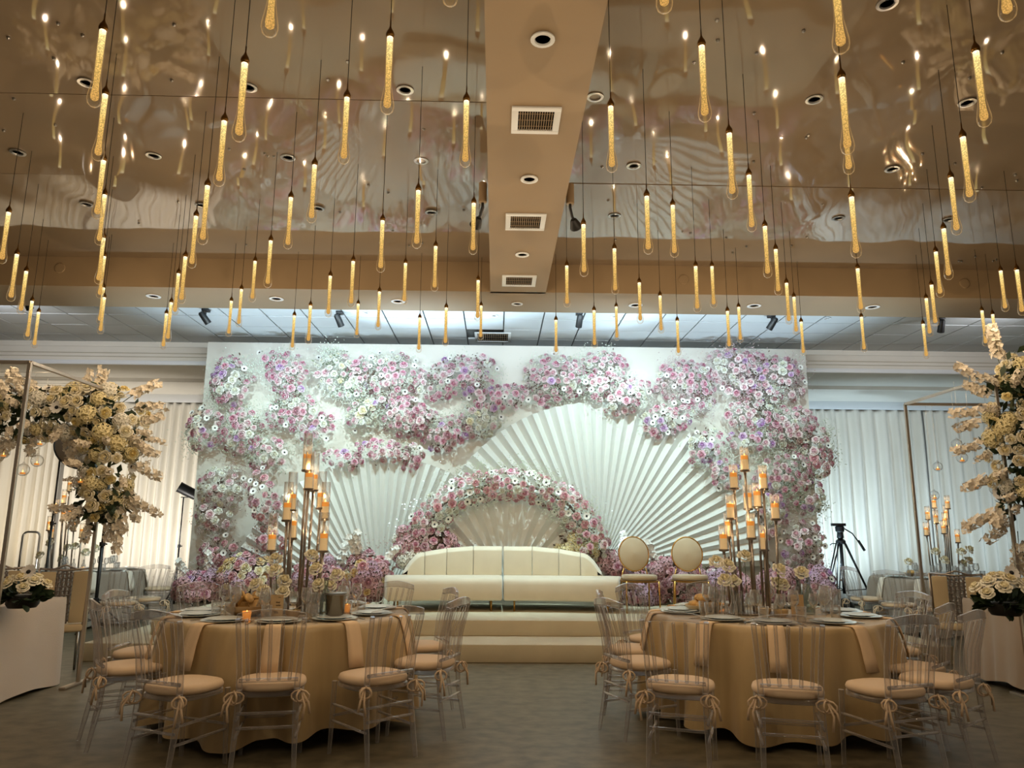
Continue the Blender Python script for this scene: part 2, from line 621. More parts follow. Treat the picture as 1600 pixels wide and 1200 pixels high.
# crown over the curtain alcove (front faces) and the alcove ceiling behind it
prof = [(0.00, 4.62), (0.00, 4.52), (-0.06, 4.50), (-0.06, 4.40), (-0.03, 4.385), (-0.03, 4.34), (0.0, 4.33), (0.0, 4.27), (-0.05, 4.255), (-0.10, 4.25), (-0.10, 4.17),
        (1.05, 4.17), (1.05, 4.10), (2.45, 4.10), (2.45, 4.20), (2.6, 4.62)]
b = MB()
n = len(prof)
b.add([(x, Y_CR + p[0], p[1]) for x in (XL, XR) for p in prof], [(i, (i + 1) % n, n + (i + 1) % n, n + i) for i in range(n)])
struct(b.build('trim_3', M_wallp))
b = MB().box((0, Y_CR - 0.11, 4.21), (24, 0.03, 0.075))
struct(b.build('trim_4', M_whitep, bevel=0.006))
struct(MB().box((0, Y_WALL - 0.30, 4.03), (24, 0.10, 0.17)).build('trim_5', M_whitep, bevel=0.01))


# curtains
def curtain(x0, x1, label, seed, depth=0.075, period=0.30):
    rs = random.Random(seed)
    n = int((x1 - x0) / 0.022)
    ph, acc = [], 0.0
    for i in range(n + 1):
        ph.append(acc)
        acc += 2 * PI * 0.022 / (period * (1 + 0.28 * math.sin(i * 0.013 * 2 + seed) + 0.22 * math.sin(i * 0.061 + seed * 3) + 0.1 * rs.uniform(-1, 1)))
    zs = [0.03, 0.8, 1.6, 2.4, 3.2, 3.75, 3.88, 3.98]
    amp = [1.15, 1.1, 1.0, 0.95, 0.85, 0.7, 0.42, 0.6]
    vs, fs = [], []
    for j, z in enumerate(zs):
        sway = 0.03 * math.sin(z * 1.3 + seed)
        for i in range(n + 1):
            s_ = math.sin(ph[i] + 0.18 * math.sin(z * 1.1 + i * 0.01))
            s_ = math.copysign(abs(s_) ** 0.7, s_)
            vs.append((x0 + (x1 - x0) * i / n + sway * 0.3, Y_WALL - 0.22 + depth * amp[j] * s_, z))
    for j in range(len(zs) - 1):
        for i in range(n):
            a = j * (n + 1) + i
            fs.append((a, a + 1, a + n + 2, a + n + 1))
    b = MB()
    b.add(vs, fs)
    o = b.build('curtain', M_curtain, None, smooth=True)
    so = o.modifiers.new('thickness', 'SOLIDIFY')
    so.thickness = 0.004
    tag(o, label, 'curtain', 'pleated curtains along the wall')


XCL = at_y(305, 800, Y_WALL).x
XCR = at_y(1270, 800, Y_WALL).x
curtain(-11.9, -8.75, 'ivory pleated curtain lit warm behind the flower frame and metal post', 1)
curtain(-8.7, XCL + 0.8, 'ivory pleated curtain beside the flower wall, behind the black light stand', 2)
curtain(XCR - 0.8, 8.9, 'cold lit pleated curtain behind the black tripod beside the flower wall', 3)
curtain(8.95, 11.9, 'cold lit pleated curtain behind the glass tealight globes', 4)
struct(MB().box((0, Y_WALL - 0.02, 0.07), (24, 0.03, 0.14)).build('baseboard_back', M_whitep))


# ================================================================== ceiling fittings
def downlight(p, label, r=0.075, dark=True, group=None):
    t = thing('downlight', label, 'downlight', p, 0, group)
    MB().lathe([(r * 0.66, -0.002), (r, -0.004), (r, -0.012), (r * 0.68, -0.014), (r * 0.62, -0.004)], 20).build('trim_ring', M_whitep if dark else M_steel, t, auto=40)
    MB().lathe([(r * 0.64, -0.004), (r * 0.5, -0.003), (0, -0.0025)], 16).build('lamp_recess', M_dark, t)
    return t


for k, (px, py) in enumerate(((848, 60), (827, 279), (816, 397), (808, 474))):
    downlight(at_z(px, py, ZS), 'white ringed downlight in the ceiling beam, %s from the camera' % ORD[k], 0.07, True, 'downlights in the beam')
for k, (px, py) in enumerate(((240, 462), (432, 466), (622, 470), (993, 476), (1178, 477), (1363, 479))):
    downlight(at_z(px, py, ZS), 'recessed downlight in the soffit before the tile ceiling, %s along it' % ORD[k], 0.085, True, 'downlights in the soffit')
for k, (px, py) in enumerate(((136, 128), (28, 237), (240, 242), (388, 135), (633, 139), (450, 245), (658, 250), (135, 318), (315, 320), (497, 325), (674, 331), (930, 150), (990, 258),
                              (1272, 154), (1511, 159), (1394, 263), (1386, 4), (960, 336), (1310, 340), (1482, 342))):
    side = 'left' if px < 800 else 'right'
    downlight(at_z(px, py, ZC - 0.003), 'small ring downlight in the glossy ceiling %s of the beam, %s of that side' % (side, ORD[k if k < 11 else k - 11]), 0.062, False, 'ring downlights in the glossy ceiling')
for k, (px, py) in enumerate(((572, 488), (772, 493), (960, 494), (1292, 497))):
    downlight(at_z(px, py, ZT), 'small white downlight among the ceiling tiles, %s along' % ORD[k], 0.06, True, 'downlights in the tiles')


def vent(p, wx, wy, label):
    t = thing('air_vent', label, 'air vent', p, 0, 'air vents')
    f = MB()
    for sx, sy, lx, ly in ((0, 1, wx, 0.045), (0, -1, wx, 0.045), (1, 0, 0.045, wy - 0.09), (-1, 0, 0.045, wy - 0.09)):
        f.box((sx * (wx - 0.045) / 2, sy * (wy - 0.045) / 2, -0.007), (lx, ly, 0.014))
    f.build('frame', M_whitep, t, bevel=0.003)
    MB().box((0, 0, -0.001), (wx - 0.08, wy - 0.08, 0.002)).build('duct_opening', M_dark, t)
    me = None
    n = 14
    for i in range(n):
        x = -(wx - 0.1) / 2 + (wx - 0.1) * (i + 0.5) / n
        if me is None:
            o = MB().box((0, 0, 0), (0.003, wy - 0.09, 0.010), Euler((0, R(25), 0)).to_matrix()).build('slat', M_paint, t, loc=(x, 0, -0.008))
            me = o.data
        else:
            link('slat', me, t, (x, 0, -0.008))
    for j in (-1, 0, 1):
        MB().box((0, j * (wy - 0.1) / 3, -0.004), (wx - 0.09, 0.003, 0.006)).build('crossbar', M_paint, t)


vent(at_z(837, 187, ZS), 0.33, 0.33, 'square air vent with dark slats in the beam, nearest the camera')
vent(at_z(821, 346, ZS), 0.36, 0.36, 'square air vent with dark slats halfway along the beam')
vent(at_z(811, 438, ZS), 0.38, 0.36, 'air vent at the far end of the beam beside the soffit')
vent(Vector((vent_ps.x, vent_ps.y, ZT + 0.005)), 0.60, 0.60, 'dark return air grille set among the ceiling tiles above the backdrop')


def track_spot(p, aim, label, s=1.0):
    t = thing('ceiling_spotlight', label, 'spotlight', p, 0, 'spotlights on the ceiling')
    d = (Vector(aim) - Vector(p)).normalized()
    MB().box((0, 0, -0.02 * s), (0.10 * s, 0.10 * s, 0.04 * s)).build('mount', M_black, t, bevel=0.004)
    MB().tube([(0, 0, -0.03 * s), (0, 0, -0.12 * s)], 0.012 * s, 8).build('stem', M_black, t)
    c = Vector((0, 0, -0.15 * s))
    q = d.to_track_quat('Z', 'Y')
    b = MB()
    b.lathe([(0.03 * s, -0.12 * s), (0.045 * s, -0.10 * s), (0.05 * s, 0.08 * s), (0.046 * s, 0.08 * s), (0.04 * s, 0.05 * s), (0, 0.05 * s)], 14)
    o = b.build('lamp_head', M_black, t, auto=40, loc=c)
    o.rotation_euler = q.to_euler()


for px, py, aimx, lab in ((322, 483, -3, 'black ceiling spotlight above the left end of the flower wall'), (531, 487, -1.5, 'black ceiling spotlight over the left paper fan'),
                          (45, 459, -6, 'black ceiling spotlight over the warm curtains'), (1205, 492, 3, 'black ceiling spotlight above the right end of the flower wall'),
                          (1469, 496, 7, 'black ceiling spotlight over the cold lit curtains'), (905, 488, 1, 'black ceiling spotlight over the large paper fan')):
    p = at_z(px, py, ZT)
    track_spot(Vector((p.x, max(p.y, Y_S1 + 0.2), ZT)), (aimx, 12.1, 2.5), lab)

# spotlights on the sides of the beam
for px, py, sx, lab in ((763, 302, -1, 'jointed black spotlight on the left side of the beam'), (886, 304, 1, 'jointed black spotlight on the right side of the beam')):
    x = BX0 - 0.05 if sx < 0 else BX1 + 0.05
    p = at_z(px, py, ZS + 0.10)
    p.x = x
    t = thing('beam_spotlight', lab, 'spotlight', p, 0, 'spotlights on the beam sides')
    MB().lathe([(0.03, -0.09), (0.035, -0.085), (0.035, 0.09), (0.03, 0.095)], 14).build('driver_box', M_paint, t, auto=40)
    MB().tube([(0, 0, -0.085), (sx * 0.0, 0, -0.12), (sx * 0.02, 0.03, -0.19), (sx * 0.04, 0.05, -0.22)], 0.012, 8).build('arm', M_black, t, smooth=True)
    b = MB().lathe([(0.02, -0.03), (0.03, -0.02), (0.055, 0.06), (0.05, 0.06), (0, 0.03)], 14)
    o = b.build('lamp_head', M_black, t, auto=40, loc=(sx * 0.04, 0.06, -0.225))
    o.rotation_euler = Vector((sx * 0.35, 0.8, -0.4)).to_track_quat('Z', 'Y').to_euler()

# ================================================================== pendants
PEND = [(164, 21, 146, 167), (167, 125, 152, 251), (164, 231, 151, 342), (384, 72, 373, 221), (353, 167, 341, 291), (326, 270, 316, 382), (165, 287, 155, 383),
        (432, -118, 422, 57), (610, 32, 605, 178), (543, 130, 537, 256), (492, 238, 487, 348), (729, 135, 727, 261), (654, 278, 651, 388), (706, -152, 704, 9),
        (1034, -150, 1037, 20), (1095, 46, 1102, 190), (954, 144, 956, 269), (1139, 186, 1144, 311), (1169, 254.5, 1175, 362), (1010, 287, 1013, 397),
        (1302, -92, 1313, 83), (1313, 96, 1325, 241), (1316, 152, 1328, 272), (1522, 55, 1539, 198), (1502, 192, 1516, 316), (1484, 258, 1495, 367), (1556, -138, 1573, 32), (1329, 287, 1338, 403),
        (15, 314, 3, 412), (29, 381, 16, 471), (43, 409, 32, 491), (52, 457, 42, 531), (62, 475, 53, 544), (163, 356, 154, 444), (164, 386, 156, 466), (163, 437, 155.5, 506), (164, 452, 157, 522),
        (308, 320, 299, 419), (291, 385, 283, 474.5), (280, 413, 273, 492.5), (268, 459, 262.5, 534.5), (261, 477.5, 255, 546), (399, 394, 394.5, 472), (378, 439, 373, 511), (362.5, 458, 357, 526),
        (424, 360, 418, 449.5), (455, 291, 450, 389), (598, 327, 595, 425.5), (681, 369.5, 679, 455), (740.5, 300, 739, 397.5), (552, 392.5, 549, 480), (634, 397, 631.5, 476), (516.5, 417, 513, 496),
        (593, 442.5, 591, 516), (560, 463, 557.5, 528), (486, 464.5, 481.5, 537.5), (460, 481, 457, 547.5), (656, 484.5, 654.5, 551), (697.5, 467.5, 696, 541), (747, 424, 746.5, 502), (752.5, 466, 750.5, 531),
        (1051, 303, 1053.5, 402), (912, 333, 912, 432), (960, 373, 961, 459.5), (885.5, 401, 886, 480), (999, 427.5, 1000, 506), (1031, 449, 1033, 521), (1086, 400.5, 1090, 488), (1112, 402, 1115, 481),
        (962.5, 467.5, 964, 532), (928, 472, 929, 544), (868.5, 488, 869, 554.5), (1058, 489, 1060, 556), (1136, 473, 1139.5, 546), (1154, 467.5, 1156.5, 535.5), (1194, 336, 1200, 434),
        (1211, 374, 1216.5, 461), (1228, 428, 1233, 507), (1240, 451, 1244, 523), (1251, 491, 1255.5, 556), (1339, 404.5, 1345.5, 489), (1345, 483, 1350.5, 550.5), (1472.5, 340, 1483, 437),
        (1460, 378, 1470, 464.5), (1454, 431, 1462, 510), (1446, 453, 1453, 526), (1441.5, 494, 1447.5, 561), (1562, 409, 1571, 487), (1587, 406, 1597.5, 493), (1532.5, 473, 1541, 541), (1550, 479, 1557, 546)]
PL = 0.49
_pl = []
for xt, yt, xb, yb in PEND:
    a, b_ = ray(xt, yt), ray(xb, yb)
    Y = min(PL / (a.z / a.y - b_.z / b_.y), 8.2)
    p0, p1 = at_y(xt, yt, Y), at_y(xb, yb, Y)
    _pl.append(((p0.x + p1.x) / 2, Y, (p0.z + p1.z + PL) / 2))
cap_me = MB().lathe([(0.0, 0), (0.0035, -0.001), (0.004, -0.035), (0.009, -0.048), (0.018, -0.064), (0.021, -0.077), (0.019, -0.092), (0, -0.092)], 14).mesh('cap', M_brass, True)
rod_me = MB().lathe([(0.0145, -0.088), (0.0140, -0.20), (0.0128, -0.30), (0.0122, -0.36), (0.0145, -0.40), (0.0185, -0.432), (0.0165, -0.448), (0.008, -0.456), (0, -0.457)], 12).mesh('crystal_rod', M_rod, True)
gls_me = MB().lathe([(0.0175, -0.088), (0.0170, -0.22), (0.0160, -0.30), (0.0175, -0.35), (0.0245, -0.395), (0.0315, -0.435), (0.0320, -0.455), (0.0270, -0.475), (0.014, -0.487), (0, -0.490)], 18, caps=False).mesh('glass_drop', M_dropglass, True)
led = bpy.data.lights.new('pendant_lamp', 'POINT')
led.energy = POW_PENDANT
led.color = COL_WARM
led.shadow_soft_size = 0.0
# rows from the camera backwards, each counted from the left
order = sorted(range(len(_pl)), key=lambda i: _pl[i][1])
rows = [order[i:i + 10] for i in range(0, len(order), 10)]
for r_, rowi in enumerate(rows):
    rowi.sort(key=lambda i: _pl[i][0])
    for c_, i in enumerate(rowi):
        x, y, z = _pl[i]
        where = 'left of the beam' if x < (BX0 + BX1) / 2 else 'right of the beam'
        t = thing('pendant_lamp', 'teardrop pendant %s, %s from the left in the %s rank from the camera' % (where.replace(' of the beam', ' of beam'), ORD[c_], ORD[r_]), 'pendant lamp', (x, y, z), 0, 'teardrop pendants under the glossy ceiling')
        MB().tube([(0, 0, -0.002), (0, 0, ZC - z)], 0.0022, 5).build('cord', M_dark, t)
        link('cap', cap_me, t)
        link('crystal_rod', rod_me, t)
        link('glass_drop', gls_me, t)
        l = bpy.data.objects.new('bulb_light', led)
        COL.objects.link(l)
        l.parent = t
        l.location = (0, 0, -0.472)

# ================================================================== stage
Z1, Z2 = 0.19, 0.37
YA, YB = 8.50, 9.16
xa0, xa1 = at_z(130, 1004, Z1).x, at_z(1486, 1009, Z1).x
t = thing('stage_platform', 'wide low beige carpeted lower step of the stage', 'stage', (0, YA, 0))
MB().box(((xa0 + xa1) / 2, 2.3, Z1 / 2), (xa1 - xa0, 4.6, Z1)).build('deck', M_stage, t, bevel=0.012)
t = thing('stage_platform', 'beige carpeted upper stage step carrying the cream sofa', 'stage', (0, YB, Z1))
MB().box((0.35, 1.95, (Z2 - Z1) / 2), (8.7, 3.9, Z2 - Z1)).build('deck', M_stage, t, bevel=0.012)

# backdrop board
YP = 12.20
pl0, pl1 = at_y(325, 533, YP), at_y(1258, 547, YP)
ptop = (pl0.z + pl1.z) / 2
PW = pl1.x - pl0.x
t = thing('backdrop_board', 'tall pale board standing behind the sofa, covered with flower clusters', 'backdrop', ((pl0.x + pl1.x) / 2, YP, Z2))
MB().box((0, 0.06, (ptop - Z2) / 2), (PW, 0.12, ptop - Z2)).build('board', M_panel, t, bevel=0.004)
for sx in (-1, 1):
    MB().box((sx * PW * 0.35, 0.35, 1.2), (0.06, 0.5, 0.06)).build('brace', M_black, t)

# ================================================================== pleated paper fans


def fan(c, rad, n, a0, a1, amp, label):
    t = thing('paper_fan', label, 'paper fan', c)
    th = 0.006
    me = None
    da = (a1 - a0) / n
    # one pleat, its ridge toward the room, folded about local +X
    b = MB()
    r0 = rad * 0.10
    ring = []
    for r in (r0, rad):
        h = amp * r / rad
        for a, d in ((-da / 2, 0.0), (0.0, -h), (da / 2, 0.0)):
            ring.append((r * math.cos(a), d, r * math.sin(a)))
    back = [(x, y + th, z) for x, y, z in ring]
    b.add(ring + back, [(0, 1, 4, 3), (1, 2, 5, 4), (6, 9, 10, 7), (7, 10, 11, 8), (3, 4, 10, 9), (4, 5, 11, 10), (0, 6, 7, 1), (1, 7, 8, 2), (0, 3, 9, 6), (2, 8, 11, 5)])
    me = b.mesh('pleat', M_fan)
    for i in range(n):
        a = a0 + da * (i + 0.5)
        o = link('pleat', me, t)
        o.rotation_euler = (0, -a, 0)
    MB().lathe([(0.0, 0.02), (r0 * 1.2, 0.02), (r0 * 1.2, 0), (0, -0.01)], 20).build('hub', M_fan, t).rotation_euler = (R(90), 0, 0)
    return t


YF1, YF2, YF3 = 11.95, 11.80, 11.14


def pxm(Y, px, py):
    """metres per pixel at that spot"""
    return (at_y(px + 1, py, Y) - at_y(px, py, Y)).x


cf = at_y(935, 892, YF1)
fan(cf, 260 * pxm(YF1, 935, 760), 42, R(2), R(178), 0.10, 'largest white pleated paper fan, standing behind the oval chairs and sofa')
cf = at_y(593, 955, YF2)
fan(cf, 236 * pxm(YF2, 593, 830), 34, R(22), R(158), 0.10, 'middle sized white pleated paper fan behind the tall candles')
cf = at_y(793, 918, YF3)
fan(cf, 152 * pxm(YF3, 793, 830), 17, R(5), R(175), 0.10, 'small white pleated paper fan within the flower arch behind the sofa')

# ================================================================== flowers


def rose_mesh(name, outer, inner, seed, open_=1.0):
    """a domed rose: a tight spiral heart and rings of cupped petals that roll outwards and down"""
    rs = random.Random(seed)
    b = MB()
    b.lathe([(0.16, 0.25), (0.20, 0.52), (0.15, 0.66), (0.05, 0.60)], 6, mi=1)
    # rings: petals, radius at the rim, rim height, foot height, half width, slot
    for n, r, zr, zf, hw, mi in ((3, 0.27, 0.70, 0.20, 0.30, 1), (4, 0.44, 0.62, 0.10, 0.38, 1), (5, 0.66, 0.44, -0.02, 0.46, 0), (6, 0.88, 0.16, -0.12, 0.52, 0)):
        off = rs.uniform(0, 6)
        for k in range(n):
            a = off + 2 * PI * k / n + rs.uniform(-0.14, 0.14)
            rr = r * rs.uniform(0.92, 1.08) * (0.85 + 0.15 * open_)
            zz = zr + (1 - open_) * 0.25 + rs.uniform(-0.05, 0.05)
            vs = []
            for f, rad, z, w_ in ((0, rr * 0.45, zf, 0.55), (0.6, rr * 0.93, zf + (zz - zf) * 0.72, 1.0), (1, rr * 1.0, zz, 0.95), (1.15, rr * 1.16, zz - 0.06 * (1 + r), 0.6)):
                for u in (-1, 0, 1):
                    da = u * hw * w_ / max(rr, 0.3)
                    rd = rad * (1.0 - 0.07 * abs(u) * (f > 0.3)) + (0.03 if u == 0 else 0)
                    vs.append((rd * math.cos(a + da), rd * math.sin(a + da), z - 0.07 * abs(u) * (f > 0.5)))
            b.add(vs, [(q * 3 + i, q * 3 + i + 1, q * 3 + i + 4, q * 3 + i + 3) for q in range(3) for i in range(2)], mi)
    return b.mesh(name, [outer, inner], True)


def anemone_mesh(name, petal, eye):
    b = MB()
    for k in range(7):
        a = 2 * PI * k / 7
        z = 0.08 + 0.05 * (k % 2)
        vs = []
        for r, wv, zz in ((0.12, 0.14, 0.02), (0.6, 0.40, z), (0.98, 0.24, z + 0.12)):
            for u in (-1, 0, 1):
                ca, sa = math.cos(a), math.sin(a)
                vs.append((r * ca - u * wv * sa, r * sa + u * wv * ca, zz - (0.05 if u == 0 else 0)))
        b.add(vs, [(q * 3 + i, q * 3 + i + 1, q * 3 + i + 4, q * 3 + i + 3) for q in range(2) for i in range(2)], 0)
    b.lathe([(0.30, 0.02), (0.27, 0.14), (0.12, 0.22), (0, 0.24)], 9, mi=1)
    return b.mesh(name, [petal, eye], True)


def hydrangea_mesh(name, mt, mt2, seed, n=46):
    rs = random.Random(seed)
    b = MB()
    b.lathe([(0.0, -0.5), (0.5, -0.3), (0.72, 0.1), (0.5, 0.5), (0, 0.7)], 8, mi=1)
    for i in range(n):
        zf = 1 - 1.35 * (i + 0.5) / n
        ph = i * 2.39996
        r = math.sqrt(max(0, 1 - zf * zf))
        d = Vector((r * math.cos(ph), r * math.sin(ph), zf))
        q = orient(d, rs.uniform(0, 6))
        for k in range(4):
            a = k * PI / 2
            ca, sa = math.cos(a), math.sin(a)
            pts = [(0, 0, 0.0), (0.13 * ca - 0.10 * sa, 0.13 * sa + 0.10 * ca, 0.05), (0.25 * ca, 0.25 * sa, 0.02), (0.13 * ca + 0.10 * sa, 0.13 * sa - 0.10 * ca, 0.05)]
            b.add([q @ Vector(p) + d * 0.86 for p in pts], [(0, 1, 2, 3)], 0)
    return b.mesh(name, [mt, mt2], False)


def spray_mesh(name, mt, stem, seed, n=22, length=4.2):
    """a branch with paired papery blossoms"""
    rs = random.Random(seed)
    b = MB()
    pts = []
    bx, by = rs.uniform(-0.5, 0.5), rs.uniform(-0.5, 0.5)
    for i in range(6):
        f = i / 5
        pts.append((bx * f * f * 2, by * f * f * 2, length * f))
    b.tube(pts, [0.05 * (1 - 0.7 * i / 5) for i in range(6)], 4, 1)
    for i in range(n):
        f = 0.25 + 0.75 * i / (n - 1)
        k = min(int(f * 5), 4)
        p = Vector(pts[k]).lerp(Vector(pts[k + 1]), f * 5 - k)
        a = i * 2.4
        d = Vector((math.cos(a), math.sin(a), 0.5)).normalized()
        p = p + d * rs.uniform(0.25, 0.55)
        q = orient((d + Vector((0, 0, rs.uniform(-0.6, 0.4)))).normalized(), rs.uniform(0, 6))
        s_ = rs.uniform(0.42, 0.62)
        for k in range(4):
            a2 = k * PI / 2
            ca, sa = math.cos(a2), math.sin(a2)
            pp = [(0, 0, 0), (0.5 * ca - 0.42 * sa, 0.5 * sa + 0.42 * ca, 0.16), (0.95 * ca, 0.95 * sa, 0.1), (0.5 * ca + 0.42 * sa, 0.5 * sa - 0.42 * ca, 0.16)]
            b.add([p + q @ (Vector(v) * s_) for v in pp], [(0, 1, 2, 3)], 0)
    return b.mesh(name, [mt, stem], False)


def leaf_mesh(name, mt):
    b = MB()
    vs, fs = [], []
    for j in range(5):
        v = j / 4
        wv = 0.34 * math.sin(PI * min(v * 0.92 + 0.06, 1)) ** 0.8
        for u in (-1, 0, 1):
            vs.append((u * wv, 0.10 * math.sin(v * 2) - (0.06 if u == 0 else 0), v))
    for j in range(4):
        for i in range(2):
            fs.append((j * 3 + i, j * 3 + i + 1, j * 3 + i + 4, j * 3 + i + 3))
    b.add(vs, fs)
    return b.mesh(name, mt, True)


def petal(name, c, c2=None):
    return mat(name, lin(*c), 0.65, sheen=0.15)


PAL = {
    'blush': ((244, 226, 228), (224, 176, 188)),
    'pink': ((236, 194, 208), (206, 132, 156)),
    'lavender': ((228, 200, 230), (192, 144, 200)),
    'white': ((240, 240, 232), (228, 226, 208)),
    'mauve': ((206, 164, 172), (176, 120, 134)),
    'rosy': ((230, 182, 188), (206, 138, 150)),
    'peach': ((232, 206, 162), (220, 184, 120)),
    'cream': ((248, 240, 214), (240, 226, 178)),
    'butter': ((244, 230, 174), (232, 208, 130)),
    'ivory': ((250, 245, 224), (244, 234, 194)),
}
ROSE = {}
for _i, (k_, (c1, c2)) in enumerate(PAL.items()):
    mo, mi_ = petal('petal_' + k_, c1), petal('petal_heart_' + k_, c2)
    ROSE[k_] = [rose_mesh('rose', mo, mi_, _i * 3 + j, (1.0, 0.8)[j]) for j in range(2)]
ANEM = anemone_mesh('anemone', M_anemw, M_anemk)
M_orch = petal('petal_blossom', (236, 226, 208))
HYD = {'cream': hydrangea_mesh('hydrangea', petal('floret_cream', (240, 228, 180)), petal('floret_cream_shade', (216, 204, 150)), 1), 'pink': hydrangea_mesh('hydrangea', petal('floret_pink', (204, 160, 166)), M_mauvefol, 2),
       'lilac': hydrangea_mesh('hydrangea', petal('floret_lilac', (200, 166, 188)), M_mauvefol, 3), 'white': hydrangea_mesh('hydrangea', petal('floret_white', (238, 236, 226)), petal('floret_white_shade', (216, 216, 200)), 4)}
SPRAY = [spray_mesh('blossom_spray', M_orch, M_stem, s_) for s_ in (1, 2, 3)]
M_whorch = petal('petal_white_blossom', (240, 240, 236))
WSPRAY = [spray_mesh('blossom_spray', M_whorch, M_stem, s_) for s_ in (4, 5)]
LEAF = leaf_mesh('leaf', M_leaf)


def pick(rs, wts):
    x = rs.uniform(0, sum(wts.values()))
    for k, v in wts.items():
        x -= v
        if x <= 0:
            return k
    return k


def gyps(rs, pts, mt, parent, nper=78, spread=0.16, size=0.0104):
    """baby's breath: clouds of tiny white heads on hair-thin stalks"""
    b = MB()
    for p, nrm in pts:
        for _ in range(nper):
            v = Vector((rs.gauss(0, 1), rs.gauss(0, 0.6), rs.gauss(0, 1))) * spread * 0.55
            q = p + v + nrm * abs(rs.gauss(0, 0.04))
            s_ = size * rs.uniform(0.6, 1.25)
            b.add([q + Vector((s_, 0, -s_ * .6)), q + Vector((-s_, 0, -s_ * .6)), q + Vector((0, s_, s_ * .6)), q + Vector((0, -s_, s_ * .6))], [(0, 2, 3), (1, 3, 2), (0, 1, 2), (0, 3, 1)])
    o = b.build('gypsophila', mt, parent)
    o['kind'] = 'stuff'
    return o


def fol(rs, pts, mt, parent, nper=7, size=0.055):
    b = MB()
    for p, nrm in pts:
        for _ in range(nper):
            q = p + Vector((rs.gauss(0, 0.05), rs.gauss(0, 0.025), rs.gauss(0, 0.05)))
            d = Vector((rs.gauss(0, 1), -abs(rs.gauss(0, 0.8)), rs.gauss(0, 1))).normalized()
            sd = d.orthogonal().normalized()
            sd = Quaternion(d, rs.uniform(0, 6)) @ sd
            l, wv = size * rs.uniform(0.7, 1.4), size * 0.3
            b.add([q, q + d * l * .5 + sd * wv, q + d * l, q + d * l * .5 - sd * wv], [(0, 1, 2, 3)])
    o = b.build('foliage', mt, parent)
    o['kind'] = 'stuff'
    return o


def flower_part(parent, me, p, axis, size, rs, name=None):
    o = link(name or me.name.split('.')[0], me, parent, p)
    o.rotation_mode = 'QUATERNION'
    o.rotation_quaternion = orient(axis, rs.uniform(0, 6.28))
    o.scale = (size, size, size * rs.uniform(0.85, 1.1))
    return o


def cluster(px, py, rx, ry, rot, pal, label, seed, Y=None, bulge=0.38, anem=0.09, gy=0.5, gym=None, spacing=0.100, size=0.070, foliage=None, extra=(), hyd=None, name='flower_cluster', gcol=None):
    """flowers over one or several overlapping ellipses measured on the wall plane"""
    rs = random.Random(seed)
    Y = Y or YP
    ells = [(px, py, rx * 0.93, ry * 0.92, rot)] + [(e[0], e[1], e[2] * 0.93, e[3] * 0.92, e[4]) for e in extra]
    c0 = at_y(px, py, Y)
    t = thing(name, label, 'flowers', c0)
    k = pxm(Y, px, py)
    pts = []
    gp, fp = [], []
    for ex, ey, erx, ery, er in ells:
        ec = at_y(ex, ey, Y) - c0
        A, B = erx * k, ery * k * 1.02
        ca, sa = math.cos(R(er)), math.sin(R(er))
        tries = int(A * B / spacing ** 2 * 60) + 40
        for _ in range(tries):
            u, v = rs.uniform(-1, 1), rs.uniform(-1, 1)
            rr = u * u + v * v
            if rr > 1:
                continue
            if rr > 0.6 and rs.random() < 0.45:
                continue
            x, z = u * A, v * B
            X, Zc = x * ca + z * sa, -x * sa + z * ca
            p = Vector((ec.x + X, 0, ec.z + Zc))
            if any((p.x - q.x) ** 2 + (p.z - q.z) ** 2 < (spacing * rs.uniform(0.8, 1.1)) ** 2 for q, _n in pts):
                continue
            hgt = bulge * math.sqrt(max(0.0, 1 - rr)) * rs.uniform(0.8, 1.1) + 0.04
            p.y = -hgt
            nrm = Vector((X / A * 0.75 + rs.gauss(0, 0.25), -0.9, Zc / B * 0.75 + rs.gauss(0, 0.25) + 0.12)).normalized()
            pts.append((p, nrm))
        for _ in range(int(A * B * 95)):
            a, rr = rs.uniform(0, 2 * PI), math.sqrt(rs.random()) * 0.82
            x, z = A * rr * math.cos(a), B * rr * math.sin(a)
            X, Zc = x * ca + z * sa, -x * sa + z * ca
            fp.append((Vector((ec.x + X, -bulge * 0.75 * math.sqrt(max(0, 1 - rr * rr)) - 0.02, ec.z + Zc)), Vector((0, -1, 0))))
        for _ in range(int(A * B * 46 * gy) + 3):
            a, rr = rs.uniform(0, 2 * PI), 0.45 + 0.62 * rs.random() ** 0.7
            x, z = A * rr * math.cos(a), B * rr * math.sin(a)
            X, Zc = x * ca + z * sa, -x * sa + z * ca
            gp.append((Vector((ec.x + X, -bulge * (0.22 + 0.66 * math.sqrt(max(0, 1 - min(rr, 1) ** 2))), ec.z + Zc)), Vector((0, -1, 0))))
    for p, nrm in pts:
        x = rs.random()
        if x < anem:
            flower_part(t, ANEM, p + nrm * 0.05, (nrm + Vector((0, -0.6, 0))).normalized(), 0.047 * rs.uniform(0.9, 1.15), rs)
        elif hyd and x < anem + 0.12:
            flower_part(t, HYD[hyd], p - nrm * 0.02, nrm, 0.10 * rs.uniform(0.85, 1.2), rs)
        else:
            flower_part(t, rs.choice(ROSE[pick(rs, pal)]), p, nrm, size * rs.uniform(0.72, 1.15), rs)
    if fp:
        fol(rs, fp, foliage or M_mauvefol, t, 11, 0.05)
    if gp:
        gyps(rs, gp, gcol or M_gyps, t)
    return t


